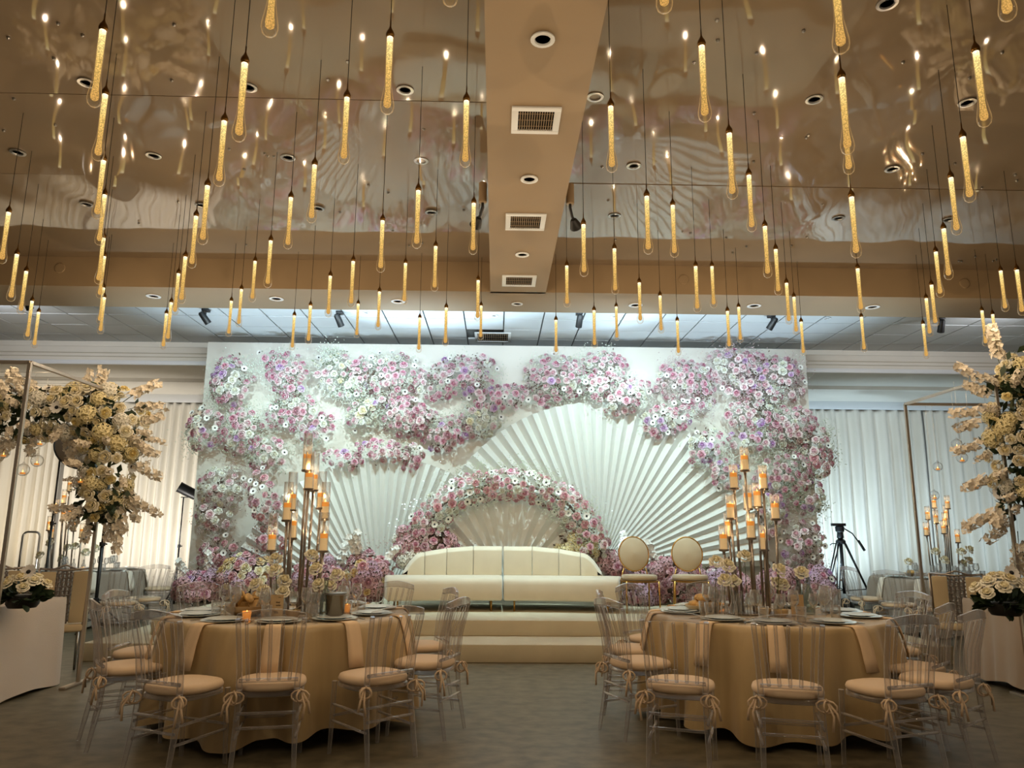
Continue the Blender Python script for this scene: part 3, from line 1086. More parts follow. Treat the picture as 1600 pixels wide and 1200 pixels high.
PB = {'blush': 6, 'pink': 2.8, 'mauve': 0.7, 'lavender': 0.5, 'white': 2.2}
PW_ = {'white': 6, 'blush': 2.5, 'ivory': 1, 'pink': 0.6}
PP = {'pink': 4, 'blush': 4, 'lavender': 0.8, 'mauve': 0.8}
PL_ = {'lavender': 1.6, 'blush': 5, 'pink': 2, 'white': 1.8}
PA = {'rosy': 3, 'blush': 3.5, 'pink': 2, 'mauve': 0.8, 'white': 0.8}
PM = {'mauve': 4, 'rosy': 3, 'pink': 2, 'blush': 1}

cluster(366, 598, 34, 42, 0, PL_, 'small lavender flower cluster at top corner of the board beside the warm curtain', 11, anem=0.14, gy=1.0, extra=[(362, 622, 24, 20, 0)])
cluster(452, 585, 34, 34, 20, PP, 'pink and green flower cluster second along the top of the board', 12, gy=0.9, anem=0.04, extra=[(462, 612, 26, 16, 0), (432, 565, 24, 12, 10)], foliage=M_sage)
cluster(524, 585, 32, 40, 0, PW_, 'mostly white rose cluster third along the top of the board', 13, gy=0.7, foliage=M_sage, extra=[(548, 600, 30, 36, 0)])
cluster(612, 588, 52, 36, 0, PB, 'dense blush rose cluster fourth along the top, above the paper fans', 14, gy=0.6, extra=[(572, 592, 30, 34, 0)])
cluster(715, 590, 50, 32, -8, PB, 'blush rose cluster fifth along the top of the board', 15, gy=0.6, extra=[(680, 605, 34, 26, 0), (752, 582, 24, 26, 0)])
cluster(782, 626, 44, 22, -14, PP, 'low pink cluster trailing down between the fifth cluster and the big hump', 16, gy=0.6, extra=[(748, 608, 28, 18, -20)])
cluster(868, 592, 54, 38, 10, PB, 'rounded hump of roses and small white flowers above the large fan', 17, gy=1.3, extra=[(940, 582, 44, 32, 0), (850, 615, 36, 22, 0)], anem=0.08)
cluster(978, 622, 44, 24, -28, PB, 'start of the rose trail on the shoulder of the large fan', 18, gy=1.0, anem=0.22, extra=[(940, 608, 36, 24, 0)], Y=11.95)
cluster(1040, 656, 46, 26, -24, PL_, 'middle stretch of the rose trail with anemones over the large fan', 19, gy=0.8, anem=0.22, Y=11.95, bulge=0.28)
cluster(1098, 700, 36, 26, -42, PL_, 'lower stretch of the lavender rose trail along the large fan', 20, gy=0.5, anem=0.10, Y=11.95, bulge=0.28)
cluster(1128, 742, 26, 26, -40, PP, 'end of the rose trail at the side of the large fan', 21, gy=0.7, anem=0.08, Y=11.95, bulge=0.28)
cluster(1068, 598, 50, 34, 0, PB, 'misty cluster of small white flowers and roses near the top, after the hump', 22, gy=1.2, anem=0.12, gcol=M_gypsp, extra=[(1082, 625, 32, 22, 0)])
cluster(1140, 578, 46, 32, 0, PL_, 'rose cluster with white blooms at the top before the end cluster', 23, gy=0.9, anem=0.08, gcol=M_gypsp, extra=[(1152, 608, 34, 20, 0)])
cluster(1208, 590, 44, 32, -12, PL_, 'lavender rose cluster at the top corner near the cold curtain', 24, gy=0.8, gcol=M_gypsp, extra=[(1172, 568, 18, 12, 0), (1228, 608, 24, 20, 0)])
cluster(1172, 652, 46, 28, 8, PL_, 'lavender rose cluster below the top end clusters, over bare board', 25, gy=0.8, extra=[(1188, 622, 30, 18, 0), (1170, 690, 40, 18, 0)], anem=0.05)
cluster(1232, 668, 42, 34, -10, PB, 'blush cluster halfway down by the board edge near the cold curtain', 26, gy=0.8, anem=0.10, extra=[(1262, 690, 28, 28, 0)])
cluster(1268, 716, 28, 34, 0, PA, 'cluster bulging past the board edge over the cold curtain', 27, gy=0.7, anem=0.12)
cluster(1222, 742, 50, 38, 0, PB, 'pale green misty cluster behind the tall candles near the cold curtain', 28, gy=1.7, anem=0.14, foliage=M_sage, extra=[(1250, 775, 34, 28, 0)])
cluster(1196, 800, 30, 44, 0, PL_, 'lavender cluster directly behind the tall candles', 29, gy=0.4, anem=0.16, gcol=M_gypsp)
cluster(1248, 846, 36, 34, 0, PL_, 'lavender and anemone cluster low on the board behind the bottles', 30, gy=0.5, anem=0.28, gcol=M_gypsp, extra=[(1252, 880, 28, 20, 0)])
cluster(325, 672, 28, 38, 0, PL_, 'anemone rich cluster hanging past the board edge over the warm curtain', 31, gy=1.0, anem=0.34)
cluster(382, 674, 38, 40, 0, PB, 'white and blush cluster halfway down the board near the warm curtain', 32, gy=0.9, foliage=M_sage, anem=0.04)
cluster(462, 648, 44, 30, -10, PB, 'pale cluster below the pink and green one', 33, gy=1.0, extra=[(500, 672, 30, 22, -30)], anem=0.05, foliage=M_sage)
cluster(572, 652, 28, 28, 0, PW_, 'small cluster with greenery between the white roses and the pink band', 34, gy=0.6, anem=0.05, foliage=M_sage)
cluster(636, 652, 44, 32, 0, PP, 'pink and white cluster in the second row above the middle fan', 35, gy=0.7, anem=0.06, extra=[(606, 640, 28, 22, 0)])
cluster(698, 680, 40, 26, -28, PP, 'rosy cluster sloping down toward the edge of the large fan', 36, gy=0.6, anem=0.06, extra=[(668, 664, 28, 22, 0)])
cluster(750, 660, 34, 28, 10, PW_, 'white and pink cluster touching the upper edge of the large fan', 37, gy=0.8, anem=0.12)
cluster(602, 708, 52, 18, 9, PP, 'long pink band of roses lying over the middle fan', 38, gy=0.4, anem=0.08, Y=11.9, bulge=0.28, extra=[(540, 720, 36, 16, 8), (642, 716, 20, 24, 0)])
cluster(424, 712, 34, 28, 0, PB, 'cluster with dark anemones beside the tallest candle', 39, gy=0.7, anem=0.14, foliage=M_sage)
cluster(352, 762, 40, 34, 0, PW_, 'misty white cluster low on the board near the black light stand', 40, gy=1.2, gcol=M_gypsp, extra=[(340, 806, 28, 28, 0)], anem=0.04)
cluster(418, 782, 24, 52, -12, PM, 'dusky cluster with anemones behind the candle glasses', 41, gy=0.5, anem=0.26, gcol=M_gypsp, size=0.062, Y=11.78, extra=[(428, 842, 22, 34, 0)])
cluster(352, 866, 40, 30, 0, PA, 'dusky rose cluster low on the board above the floor flowers', 42, gy=0.4, anem=0.12, gcol=M_gypsp)

# flower arch behind the sofa
YR = 11.0


def arch_arc():
    rs = random.Random(77)
    k = pxm(YR, 795, 830)
    c0 = at_y(793, 878, YR)
    t = thing('flower_arch', 'arch of rosy roses and black eyed anemones curving above the cream sofa', 'flowers', c0)
    pts, gp, fp = [], [], []
    pa = [(646, 868), (664, 824), (692, 788), (730, 766), (772, 757), (815, 757), (855, 768), (890, 790), (914, 818), (930, 856)]
    P = [at_y(x, y, YR) - c0 for x, y in pa]
    th = [26, 25, 23, 23, 22, 22, 22, 23, 24, 28]
    b = MB()
    b.tube([p + Vector((0, 0.02, 0)) for p in P], 0.02, 6)
    b.build('arch_rod', M_mauvefol, t, smooth=True)
    for _ in range(9000):
        f = rs.uniform(0, len(P) - 1.001)
        i = int(f)
        c = P[i].lerp(P[i + 1], f - i)
        rad = (th[i] + (th[i + 1] - th[i]) * (f - i)) * k
        a = rs.uniform(0, 2 * PI)
        tang = (P[i + 1] - P[i]).normalized()
        d = Vector((0, -1, 0)) * math.sin(a) + tang.cross(Vector((0, 1, 0))) * math.cos(a)
        if d.y > 0.35:
            continue
        p = c + d * rad * rs.uniform(0.78, 1.05)
        if all((p - q).length > 0.108 * rs.uniform(0.85, 1.1) for q, _n in pts):
            pts.append((p, d))
        if len(pts) > 285:
            break
    for i in range(170):
        f = rs.uniform(0, len(P) - 1.001)
        i = int(f)
        c = P[i].lerp(P[i + 1], f - i)
        a = rs.uniform(PI * 0.05, PI * 0.95)
        tang = (P[i + 1] - P[i]).normalized()
        d = Vector((0, -1, 0)) * math.sin(a) + tang.cross(Vector((0, 1, 0))) * math.cos(a)
        fp.append((c + d * 0.16, d))
        if rs.random() < 0.8:
            gp.append((c + d * 0.19 + Vector((0, 0.03, 0.05)), d))
    for p, d in pts:
        low = p.z < P[2].z * 0.75
        if rs.random() < (0.06 if low else 0.22):
            flower_part(t, ANEM, p + d * 0.04, (d + Vector((0, -0.7, 0))).normalized(), 0.05 * rs.uniform(0.9, 1.2), rs)
        else:
            flower_part(t, rs.choice(ROSE[pick(rs, PA)]), p, (d + Vector((0, -0.5, 0.1))).normalized(), 0.064 * rs.uniform(0.75, 1.15), rs)
    fol(rs, fp, M_mauvefol, t, 4, 0.045)
    gyps(rs, gp, M_gyps, t, 45)


arch_arc()


def mound(px, py, rx, ry, Y, pal, label, seed, base_z=Z2, hyd=None, sprays=None, anem=0.06, size=0.066, cat='flowers', gy=0.2, depth=0.34, spacing=0.105, sz=0.115):
    """a heap of flowers standing on the stage"""
    rs = random.Random(seed)
    c0 = at_y(px, py, Y)
    k = pxm(Y, px, py)
    A, C = rx * k, ry * k
    t = thing('flower_mound', label, cat, (c0.x, Y, base_z))
    cz = c0.z - base_z
    pts = []
    for _ in range(5000):
        d = Vector((rs.gauss(0, 1), -abs(rs.gauss(0, 1)), rs.gauss(0, 1))).normalized()
        f = rs.uniform(0.82, 1.05)
        p = Vector((d.x * A * f, d.y * depth * f, cz + d.z * C * f))
        if p.z < 0.06:
            continue
        if all((p - q).length > spacing for q, _n in pts):
            pts.append((p, d))
        if len(pts) > 200:
            break
    fp = [(p * 1.0 + Vector((-p.x * 0.12, -p.y * 0.25, -(p.z - cz) * 0.12)), d) for p, d in pts]
    for p, d in pts:
        x = rs.random()
        nrm = (d + Vector((0, -0.35, 0.15))).normalized()
        if x < anem:
            flower_part(t, ANEM, p + nrm * 0.03, nrm, 0.05, rs)
        elif hyd and x < anem + 0.28:
            flower_part(t, HYD[rs.choice(hyd)], p - nrm * 0.03, nrm, sz * rs.uniform(0.85, 1.15), rs)
        else:
            flower_part(t, rs.choice(ROSE[pick(rs, pal)]), p, nrm, size * rs.uniform(0.75, 1.2), rs)
    if sprays:
        for i in range(sprays):
            a = rs.uniform(-0.9, 0.9)
            d = Vector((math.sin(a), -0.2, math.cos(a))).normalized()
            o = flower_part(t, rs.choice(WSPRAY), Vector((d.x * A * 0.7, 0.0, cz + d.z * C * 0.55)), d, 0.10, rs)
    fol(rs, fp, M_mauvefol, t, 8, 0.07)
    core = MB().lathe([(0.02, -0.8), (0.75, -0.45), (0.8, 0.2), (0.4, 0.7), (0, 0.8)], 14)
    core.v = [(x * A * 0.85, y * depth * 0.8, max(0.0, cz + z * C * 0.95)) for x, y, z in core.v]
    core.build('greenery_core', M_mauvefol, t, smooth=True)
    if gy:
        gyps(rs, [(p + d * 0.05, d) for p, d in pts if rs.random() < gy], M_gypsp, t, 40)
    return t


mound(664, 858, 48, 42, 11.0, PM, 'mauve rose heap with yellow roses at the arch foot beside the sofa back', 51, hyd=['pink', 'white'], gy=0.2, anem=0.02, depth=0.24)
mound(908, 866, 38, 34, 11.12, {'blush': 4, 'rosy': 2, 'white': 2, 'cream': 1}, 'pale heap of blossoms at the arch foot near the oval chairs', 52, hyd=['white', 'cream'], gy=0.4, anem=0.10, depth=0.21)
mound(572, 902, 38, 38, 10.6, {'mauve': 4, 'rosy': 2, 'peach': 1.2, 'cream': 0.6}, 'dusky pink heap with cream roses at the end of the sofa, behind candles', 53, hyd=['pink', 'lilac'], sprays=3, gy=0.1, anem=0.0, size=0.075)
mound(320, 920, 46, 26, 11.6, {'lavender': 1, 'mauve': 3, 'pink': 2, 'cream': 0.5}, 'lilac heap on the stage floor below the light stand', 54, hyd=['lilac', 'pink'], sprays=2, gy=0.2, anem=0.0, size=0.078)
mound(388, 902, 42, 36, 11.5, {'cream': 2, 'peach': 1, 'mauve': 2, 'rosy': 2}, 'cream and mauve heap on the stage floor behind the bread bowl', 55, hyd=['lilac', 'pink'], gy=0.2, anem=0.02, size=0.078)
mound(500, 905, 40, 34, 11.4, {'mauve': 3, 'rosy': 2, 'peach': 1}, 'dusky heap at the foot of the middle fan behind candle poles', 56, hyd=['pink', 'lilac'], sprays=3, gy=0.1, anem=0.0, size=0.078)
mound(955, 884, 30, 22, 11.3, {'rosy': 3, 'pink': 2, 'blush': 2}, 'rosy heap between the arch foot and the first oval chair', 57, hyd=['pink'], sprays=2, gy=0.2, anem=0.02)
mound(995, 928, 30, 34, 11.2, {'mauve': 4, 'rosy': 2}, 'shaded mauve heap under the first oval chair', 58, hyd=['pink', 'lilac'], gy=0.0, anem=0.06)
mound(1052, 905, 48, 36, 11.3, {'rosy': 3, 'mauve': 3, 'blush': 1}, 'rosy heap behind and below the second oval chair', 59, hyd=['pink'], sprays=2, gy=0.1, anem=0.04)
mound(1128, 918, 40, 30, 11.3, {'mauve': 3, 'rosy': 2, 'blush': 1}, 'mauve heap behind the wine glasses next to the second oval chair', 60, hyd=['pink', 'lilac'], gy=0.0, anem=0.1)
mound(1276, 912, 22, 24, 11.6, {'lavender': 2, 'pink': 2, 'mauve': 1}, 'small pink heap at the board foot beside the bottles', 61, hyd=['lilac'], gy=0.0, anem=0.05)
mound(1215, 915, 34, 26, 11.6, {'mauve': 3, 'rosy': 2}, 'low dark pink heap behind the candle poles at the board foot', 62, hyd=['pink'], gy=0.0, anem=0.06)

# ================================================================== sofa, oval chairs


def sofa_half(side, label):
    """one half of a crescent sofa; side -1 or 1"""
    t = thing('sofa', label, 'sofa', (0, 0, 0))
    RC = 7.2                                  # centre of the crescent lies in front of it
    xm = at_y(786, 905, 10.1).x
    yb = 10.05                                # front edge of the seat at the middle
    cx, cy = xm, yb - RC
    half = (at_y(974, 905, 9.95).x - at_y(612, 905, 9.95).x) / 2 / RC
    gap = 0.0012

    def pol(a, r, z):
        return Vector((cx + r * math.sin(a), cy + r * math.cos(a), z))
    t.location = pol(side * half / 2, RC + 0.4, Z2)
    base = Vector(t.location)

    def sweep(a0, a1, prof_fn, n, name, m_, bev=0.02):
        b = MB()
        vs, fs = [], []
        for i in range(n + 1):
            f = i / n
            a = a0 + (a1 - a0) * f
            pr = prof_fn(f)
            vs += [pol(a, RC + y, Z2 + z) - base for y, z in pr]
        k = len(pr)
        for i in range(n):
            for j in range(k):
                fs.append((i * k + j, i * k + (j + 1) % k, (i + 1) * k + (j + 1) % k, (i + 1) * k + j))
        fs.append(tuple(range(k))[::-1])
        fs.append(tuple(n * k + j for j in range(k)))
        b.add(vs, fs)
        bm_o = b.build(name, m_, t, bevel=bev, seg=3)
        return bm_o
    seat = lambda f: [(0.0, 0.14), (0.0, 0.34), (0.015, 0.40), (0.06, 0.425), (0.45, 0.44), (0.92, 0.42), (0.95, 0.38), (0.95, 0.14)]
    a0, a1 = side * gap, side * half
    sweep(a0, a1, seat, 14, 'seat', M_velvet, 0.03)
    # back: channels, lower toward the outer end
    ends = half * 0.84
    cuts = [gap, 0.30 * ends, 0.57 * ends, 0.79 * ends, ends]
    hts = [0.82, 0.82, 0.79, 0.74, 0.50]
    for i in range(4):
        def bp(f, i=i):
            h = hts[i] + (hts[i + 1] - hts[i]) * f if i < 3 else 0.74 - 0.27 * f ** 2
            bul = 0.022 * math.sin(PI * f)
            return [(0.60 - bul, 0.43), (0.60 - bul, h - 0.05), (0.65, h), (0.80, h), (0.84, h - 0.05), (0.84, 0.43)]
        sweep(side * (cuts[i] + 0.0003), side * (cuts[i + 1] - 0.0003), bp, 6, 'back_channel', M_velvet, 0.012)
    for fa, y in ((0.10, 0.12), (0.90, 0.12), (0.10, 0.82), (0.90, 0.82)):
        p = pol(side * half * fa, RC + y, Z2) - base
        MB().tube([p + Vector((0, 0, 0.0)), p + Vector((0, 0, 0.145))], [0.011, 0.014], 8).build('leg', M_gold, t, smooth=True)
    return t


sofa_half(-1, 'cream velvet half of the crescent sofa beside the mauve rose heap')
sofa_half(1, 'cream velvet half of the crescent sofa beside the oval chairs')


def oval_chair(loc, rz, label):
    t = thing('oval_back_chair', label, 'chair', loc, rz, 'oval back chairs on the stage')
    # chair faces -Y
    b = MB()
    n = 18
    prof = [(0.0, 0.40), (0.22, 0.40), (0.245, 0.42), (0.25, 0.45), (0.235, 0.475), (0.0, 0.485)]
    b.lathe([(r_ * 0.95, z_) for r_, z_ in prof], 24, (0, -0.02, 0), sy=0.95)
    b.build('seat', M_ovalv, t, auto=50)
    b = MB()
    b.lathe([(0.245, 0.385), (0.255, 0.39), (0.255, 0.405), (0.245, 0.41)], 24, (0, -0.02, 0), sy=0.95)
    b.build('seat_frame', M_gold, t, auto=40)
    q = Euler((R(80), 0, 0)).to_matrix()
    b = MB()
    b.lathe([(0, -0.03), (0.17, -0.025), (0.203, 0.0), (0.17, 0.025), (0, 0.04)], 28, sy=1.12)
    b.v = [tuple(q @ Vector(v) + Vector((0, 0.24, 0.74))) for v in b.v]
    b.build('backrest', M_ovalv, t, auto=60)
    b = MB()
    pts = [q @ Vector((0.206 * math.cos(a), 0.206 * 1.12 * math.sin(a), 0)) + Vector((0, 0.24, 0.74)) for a in [2 * PI * i / 32 for i in range(33)]]
    b.tube(pts, 0.009, 6, caps=False)
    b.build('back_frame', M_gold, t, smooth=True)
    for sx in (-1, 1):
        MB().tube([(sx * 0.22, -0.20, 0), (sx * 0.215, -0.19, 0.40)], [0.009, 0.012], 8).build('leg', M_gold, t, smooth=True)
        MB().tube([(sx * 0.20, 0.26, 0), (sx * 0.19, 0.20, 0.40), (sx * 0.15, 0.215, 0.56)], [0.009, 0.012, 0.008], 8).build('leg', M_gold, t, smooth=True)
    return t


p = at_y(999, 930, 10.15)
oval_chair((p.x, 10.15, Z2), R(4), 'gold legged chair with oval beige back, next to the sofa')
p = at_y(1079, 930, 10.2)
oval_chair((p.x, 10.2, Z2), R(-8), 'gold legged chair with oval beige back, farther from the sofa')

# ================================================================== clear chairs


def superell(n, a, b_, e=2.6):
    out = []
    for i in range(n):
        t_ = 2 * PI * i / n
        c, s_ = math.cos(t_), math.sin(t_)
        out.append((a * math.copysign(abs(c) ** (2 / e), c), b_ * math.copysign(abs(s_) ** (2 / e), s_)))
    return out


def ring_mesh(profile_pts, levels):
    """stack of scaled outlines: levels [(scale, z)]"""
    b = MB()
    n = len(profile_pts)
    vs = []
    for sc_, z in levels:
        vs += [(x * sc_, y * sc_, z) for x, y in profile_pts]
    fs = []
    for j in range(len(levels) - 1):
        for i in range(n):
            i2 = (i + 1) % n
            fs.append((j * n + i, j * n + i2, (j + 1) * n + i2, (j + 1) * n + i))
    fs.append(tuple(range(n))[::-1])
    fs.append(tuple((len(levels) - 1) * n + i for i in range(n)))
    b.add(vs, fs)
    return b


def make_clear_chair():
    """faces +Y; back at -Y"""
    t = thing('clear_chair', 'x', 'chair')
    leg = lambda sx: MB().tube([(sx * 0.175, 0.175, 0.44), (sx * 0.178, 0.18, 0.25), (sx * 0.182, 0.19, 0.0)], [0.017, 0.016, 0.012], 8)
    rear = lambda sx: MB().tube([(sx * 0.165, -0.185, 0.46), (sx * 0.168, -0.195, 0.28), (sx * 0.178, -0.245, 0.0)], [0.018, 0.018, 0.013], 8)
    for sx in (-1, 1):
        leg(sx).build('leg', M_acryl, t, auto=50)
        rear(sx).build('leg', M_acryl, t, auto=50)
        MB().tube([(sx * 0.165, -0.185, 0.46), (sx * 0.176, -0.205, 0.66), (sx * 0.192, -0.255, 0.875)], [0.0185, 0.017, 0.0155], 8).build('back_post', M_acryl, t, auto=50)
        for z in (0.19, 0.29):
            MB().tube([(sx * 0.172, -0.20, z), (sx * 0.178, 0.18, z + 0.01)], 0.009, 6).build('stretcher', M_acryl, t, smooth=True)
    for y, z in ((-0.205, 0.25), (0.18, 0.23), (-0.20, 0.33)):
        MB().tube([(-0.17, y, z), (0.17, y, z)], 0.009, 6).build('stretcher', M_acryl, t, smooth=True)
    pr = superell(20, 0.198, 0.195, 3.2)
    ring_mesh(pr, [(0.96, 0.415), (1.0, 0.42), (1.0, 0.442), (0.97, 0.447)]).build('seat_frame', M_acryl, t, auto=50)
    # arched top rail
    n = 10
    vs, fs = [], []
    for i in range(n + 1):
        f = i / n * 2 - 1
        x = f * 0.20
        y = -0.255 - 0.03 * (1 - f * f)
        zt = 0.905 + 0.03 * (1 - abs(f) ** 1.7)
        zb = 0.862 + 0.016 * (1 - f * f)
        vs += [(x, y - 0.011, zb), (x, y + 0.011, zb), (x, y + 0.011, zt), (x, y - 0.011, zt)]
    for i in range(n):
        for j in range(4):
            fs.append((i * 4 + j, i * 4 + (j + 1) % 4, i * 4 + 4 + (j + 1) % 4, i * 4 + 4 + j))
    fs += [(3, 2, 1, 0), (n * 4, n * 4 + 1, n * 4 + 2, n * 4 + 3)]
    MB().add(vs, fs).build('top_rail', M_acryl, t, bevel=0.004, seg=1)
    MB().tube([(-0.17, -0.195, 0.515), (0, -0.20, 0.515), (0.17, -0.195, 0.515)], 0.012, 6).build('lower_rail', M_acryl, t, smooth=True)
    for k in range(5):
        f = (k - 2) / 2.6
        x0, x1 = f * 0.155, f * 0.185
        MB().tube([(x0, -0.20, 0.515), ((x0 + x1) / 2, -0.222, 0.69), (x1, -0.255 - 0.03 * (1 - f * f), 0.868)], [0.0115, 0.011, 0.0105], 6).build('spindle', M_acryl, t, auto=70)
    pc = superell(24, 0.208, 0.205, 2.5)
    cu = ring_mesh(pc, [(0.93, 0.447), (1.0, 0.456), (1.01, 0.472), (0.97, 0.490), (0.80, 0.499), (0.4, 0.503)]).build('cushion', M_cushion, t, auto=60)
    rr = random.Random(5)
    for sx in (-1, 1):
        c = Vector((sx * 0.19, -0.20, 0.455))
        b = MB()
        for d, ln in ((Vector((sx * 0.06, -0.03, -0.13)), 1), (Vector((sx * 0.02, -0.05, -0.16)), 1)):
            b.tube([c, c + d * 0.5 + Vector((sx * 0.02, -0.02, 0.0)), c + d], [0.006, 0.007, 0.008], 5)
        lp = [c + Vector((sx * 0.055 * math.sin(a), -0.02 * math.sin(a) - 0.01, 0.022 * (1 - math.cos(a)) * -1.6)) for a in [2 * PI * i / 10 for i in range(11)]]
        b.tube(lp, 0.006, 5)
        lp = [c + Vector((-sx * 0.02 * math.sin(a), -0.035 * math.sin(a) - 0.01, 0.020 * (1 - math.cos(a)) * -1.6)) for a in [2 * PI * i / 10 for i in range(11)]]
        b.tube(lp, 0.006, 5)
        b.lathe([(0, -0.012), (0.012, 0), (0, 0.012)], 6, tuple(c + Vector((0, -0.012, 0))))
        b.build('tie_ribbon', M_cushion, cu, smooth=True)
    return t


# ================================================================== round tables


def cloth_mesh(rad, zt, hem, seed, flare=0.18, nfold=15, nseg=260):
    rs = random.Random(seed)
    b = MB()
    p1, p2, p3 = rs.uniform(0, 6), rs.uniform(0, 6), rs.uniform(0, 6)
    levels = [(0.0, 0.30), (0.0, 0.65), (0.0, 0.93), (0.0, 0.985)]
    vs = [(0, 0, zt)]
    rings = []
    for _, f in levels:
        rings.append([(rad * f * math.cos(2 * PI * k / nseg), rad * f * math.sin(2 * PI * k / nseg), zt) for k in range(nseg)])
    for j, s_ in enumerate((0.0, 0.02, 0.06, 0.14, 0.28, 0.45, 0.62, 0.8, 0.92, 1.0)):
        ring = []
        for k in range(nseg):
            a = 2 * PI * k / nseg
            fold = 0.6 * math.sin(nfold * a + p1 + 1.1 * math.sin(2 * a + p2) + 0.5 * math.sin(5 * a)) + 0.3 * math.sin(int(nfold * 0.6) * a + p2) + 0.25 * math.sin(5 * a + p3)
            fold = 0.5 + 0.5 * max(-1, min(1, fold * 1.15))
            fold = fold * fold * (3 - 2 * fold)
            tilt = 0.25 * math.sin(3 * a + p1) * (1 - s_)
            r = rad + 0.004 + (0.010 if j else 0) + flare * (s_ ** 0.55) * (0.04 + 1.0 * max(0.0, fold + tilt * 0.3)) * 0.9
            hm = hem + 0.03 * math.sin(4 * a + p2) + 0.03 * (1 - fold)
            z = zt - 0.004 * (j > 0) - s_ * (zt - hm)
            ring.append((r * math.cos(a), r * math.sin(a), z))
        rings.append(ring)
    for rg in rings:
        vs += rg
    fs = [(0, 1 + k, 1 + (k + 1) % nseg) for k in range(nseg)]
    for j in range(len(rings) - 1):
        o = 1 + j * nseg
        for k in range(nseg):
            k2 = (k + 1) % nseg
            fs.append((o + k, o + nseg + k, o + nseg + k2, o + k2))
    b.add(vs, fs)
    return b


TT = 0.77            # top of a laid table


def round_table(cx, cy, rad, clothmat, tlabel, clabel, seed, hem):
    t = thing('round_table', tlabel, 'table', (cx, cy, 0), 0, 'round banquet tables')
    MB().lathe([(rad - 0.02, TT - 0.035), (rad - 0.005, TT - 0.03), (rad - 0.005, TT - 0.012), (rad - 0.02, TT - 0.008), (0, TT - 0.008)], 48).build('tabletop', M_bowl, t, auto=40)
    for k in range(4):
        a = PI / 4 + k * PI / 2
        b = MB().tube([(0.50 * rad * math.cos(a), 0.50 * rad * math.sin(a), TT - 0.03), (0.62 * rad * math.cos(a), 0.62 * rad * math.sin(a), 0.02)], 0.016, 8)
        lg = b.build('leg', M_black, t, smooth=True)
        MB().lathe([(0.02, 0), (0.028, 0.004), (0.028, 0.02), (0.016, 0.03), (0, 0.03)], 10, (0.62 * rad * math.cos(a), 0.62 * rad * math.sin(a), 0)).build('foot', M_black, lg, auto=40)
    c = cloth_mesh(rad, TT, hem, seed).build('tablecloth', clothmat, None, smooth=True)
    c.location = (cx, cy, 0)
    c.data.set_sharp_from_angle(angle=R(60))
    tag(c, clabel, 'tablecloth')
    return t


pL = at_z(455, 979, TT)
pR = at_z(1197, 981, TT)
RAD = 0.875
LC = Vector((at_z(455, 950, TT).x, pL.y + RAD, 0))
LC.x = at_y(455, 948, LC.y).x
RC_ = Vector((0, pR.y + RAD, 0))
RC_.x = at_y(1197, 950, RC_.y).x
BL = at_z(125, 893, TT)
BL.y = 11.9
BL.x = at_y(125, 893, 11.9).x
BR = Vector((at_y(1465, 898, 11.3).x, 11.3, 0))
round_table(LC.x, LC.y, RAD, M_goldcloth, 'round table under gold cloth in front of the mauve heaps, on the warm side', 'gold satin cloth on the left round table, with the bread toasts', 1, 0.07)
round_table(RC_.x, RC_.y, RAD, M_goldcloth, 'round table under gold cloth in front of the oval chairs, on the cold side', 'gold satin cloth on the right round table, with the bread rolls', 2, 0.06)
round_table(BL.x, BL.y, 0.85, M_greycloth, 'round table under grey cloth by the warm curtain', 'grey cloth on the rear round table by the warm curtain', 3, 0.05)
round_table(BR.x, BR.y, 0.90, M_greycloth, 'round table under grey cloth by the cold lit curtain', 'grey cloth on the rear round table by the cold lit curtain', 4, 0.05)

proto = None
_first = [True]
proto = make_clear_chair()


def put_chair(x, y, face, label, group):
    """face: degrees clockwise in plan from straight away from the camera"""
    if _first[0]:
        _first[0] = False
        proto.location = (x, y, 0)
        proto.rotation_euler = (0, 0, -R(face))
        proto['label'] = label
        proto['group'] = group
    else:
        copy_tree(proto, label, (x, y, 0), -R(face), group)


def chair_px(c, px, py, turn, label, group):
    s_ = at_z(px, py, 0.485)
    put_chair(s_.x, s_.y, math.degrees(math.atan2(c.x - s_.x, c.y - s_.y)) + turn, label, group)


def chair_ang(c, ang, r, label, group):
    """ang 0 = on the camera's side of the table, positive to the right"""
    put_chair(c.x + r * math.sin(R(ang)), c.y - r * math.cos(R(ang)), -ang, label, group)


GL, GR = 'clear chairs around the left gold table', 'clear chairs around the right gold table'
for px, py, tn, lab in ((289, 1066, 12, 'clear chair at the front of the left gold table, on the flower frame side'), (425, 1061, 0, 'clear chair at the front of the left gold table, middle of three'),
                        (583, 1053, -2, 'clear chair at the front of the left gold table, on the aisle side'), (664, 1031, 0, 'clear chair side on along the aisle at the left gold table'),
                        (655, 1007, 0, 'clear chair at the left gold table, aisle side next to the stage step')):
    chair_px(LC, px, py, tn, lab, GL)
for ang, lab in ((151, 'clear chair behind the left gold table, before the sofa end'), (-168, 'clear chair behind the left gold table, before the lilac heap'),
                 (-129, 'clear chair behind the left gold table, on the flower frame side'), (-90, 'clear chair side on at the left gold table, before the low stage corner'), (-55, 'clear chair at the left gold table, just behind the front chair on the frame side')):
    chair_ang(LC, ang, 1.10, lab, GL)
for px, py, tn, lab in ((1063, 1065, -20, 'clear chair at the front of the right gold table, on the aisle side'), (1230, 1072, 0, 'clear chair at the front of the right gold table, second from the aisle'),
                        (1382, 1071, -8, 'clear chair at the front of the right gold table, third from the aisle'), (1000, 1032, 0, 'clear chair side on along the aisle at the right gold table'),
                        (990, 1012, 0, 'clear chair at the right gold table, aisle side next to the stage step'), (1462, 1059, -4, 'clear chair side on at the right gold table, its back nearest the taupe table'),
                        (1424, 1040, 10, 'clear chair at the right gold table, seen behind the one nearest the taupe table')):
    chair_px(RC_, px, py, tn, lab, GR)
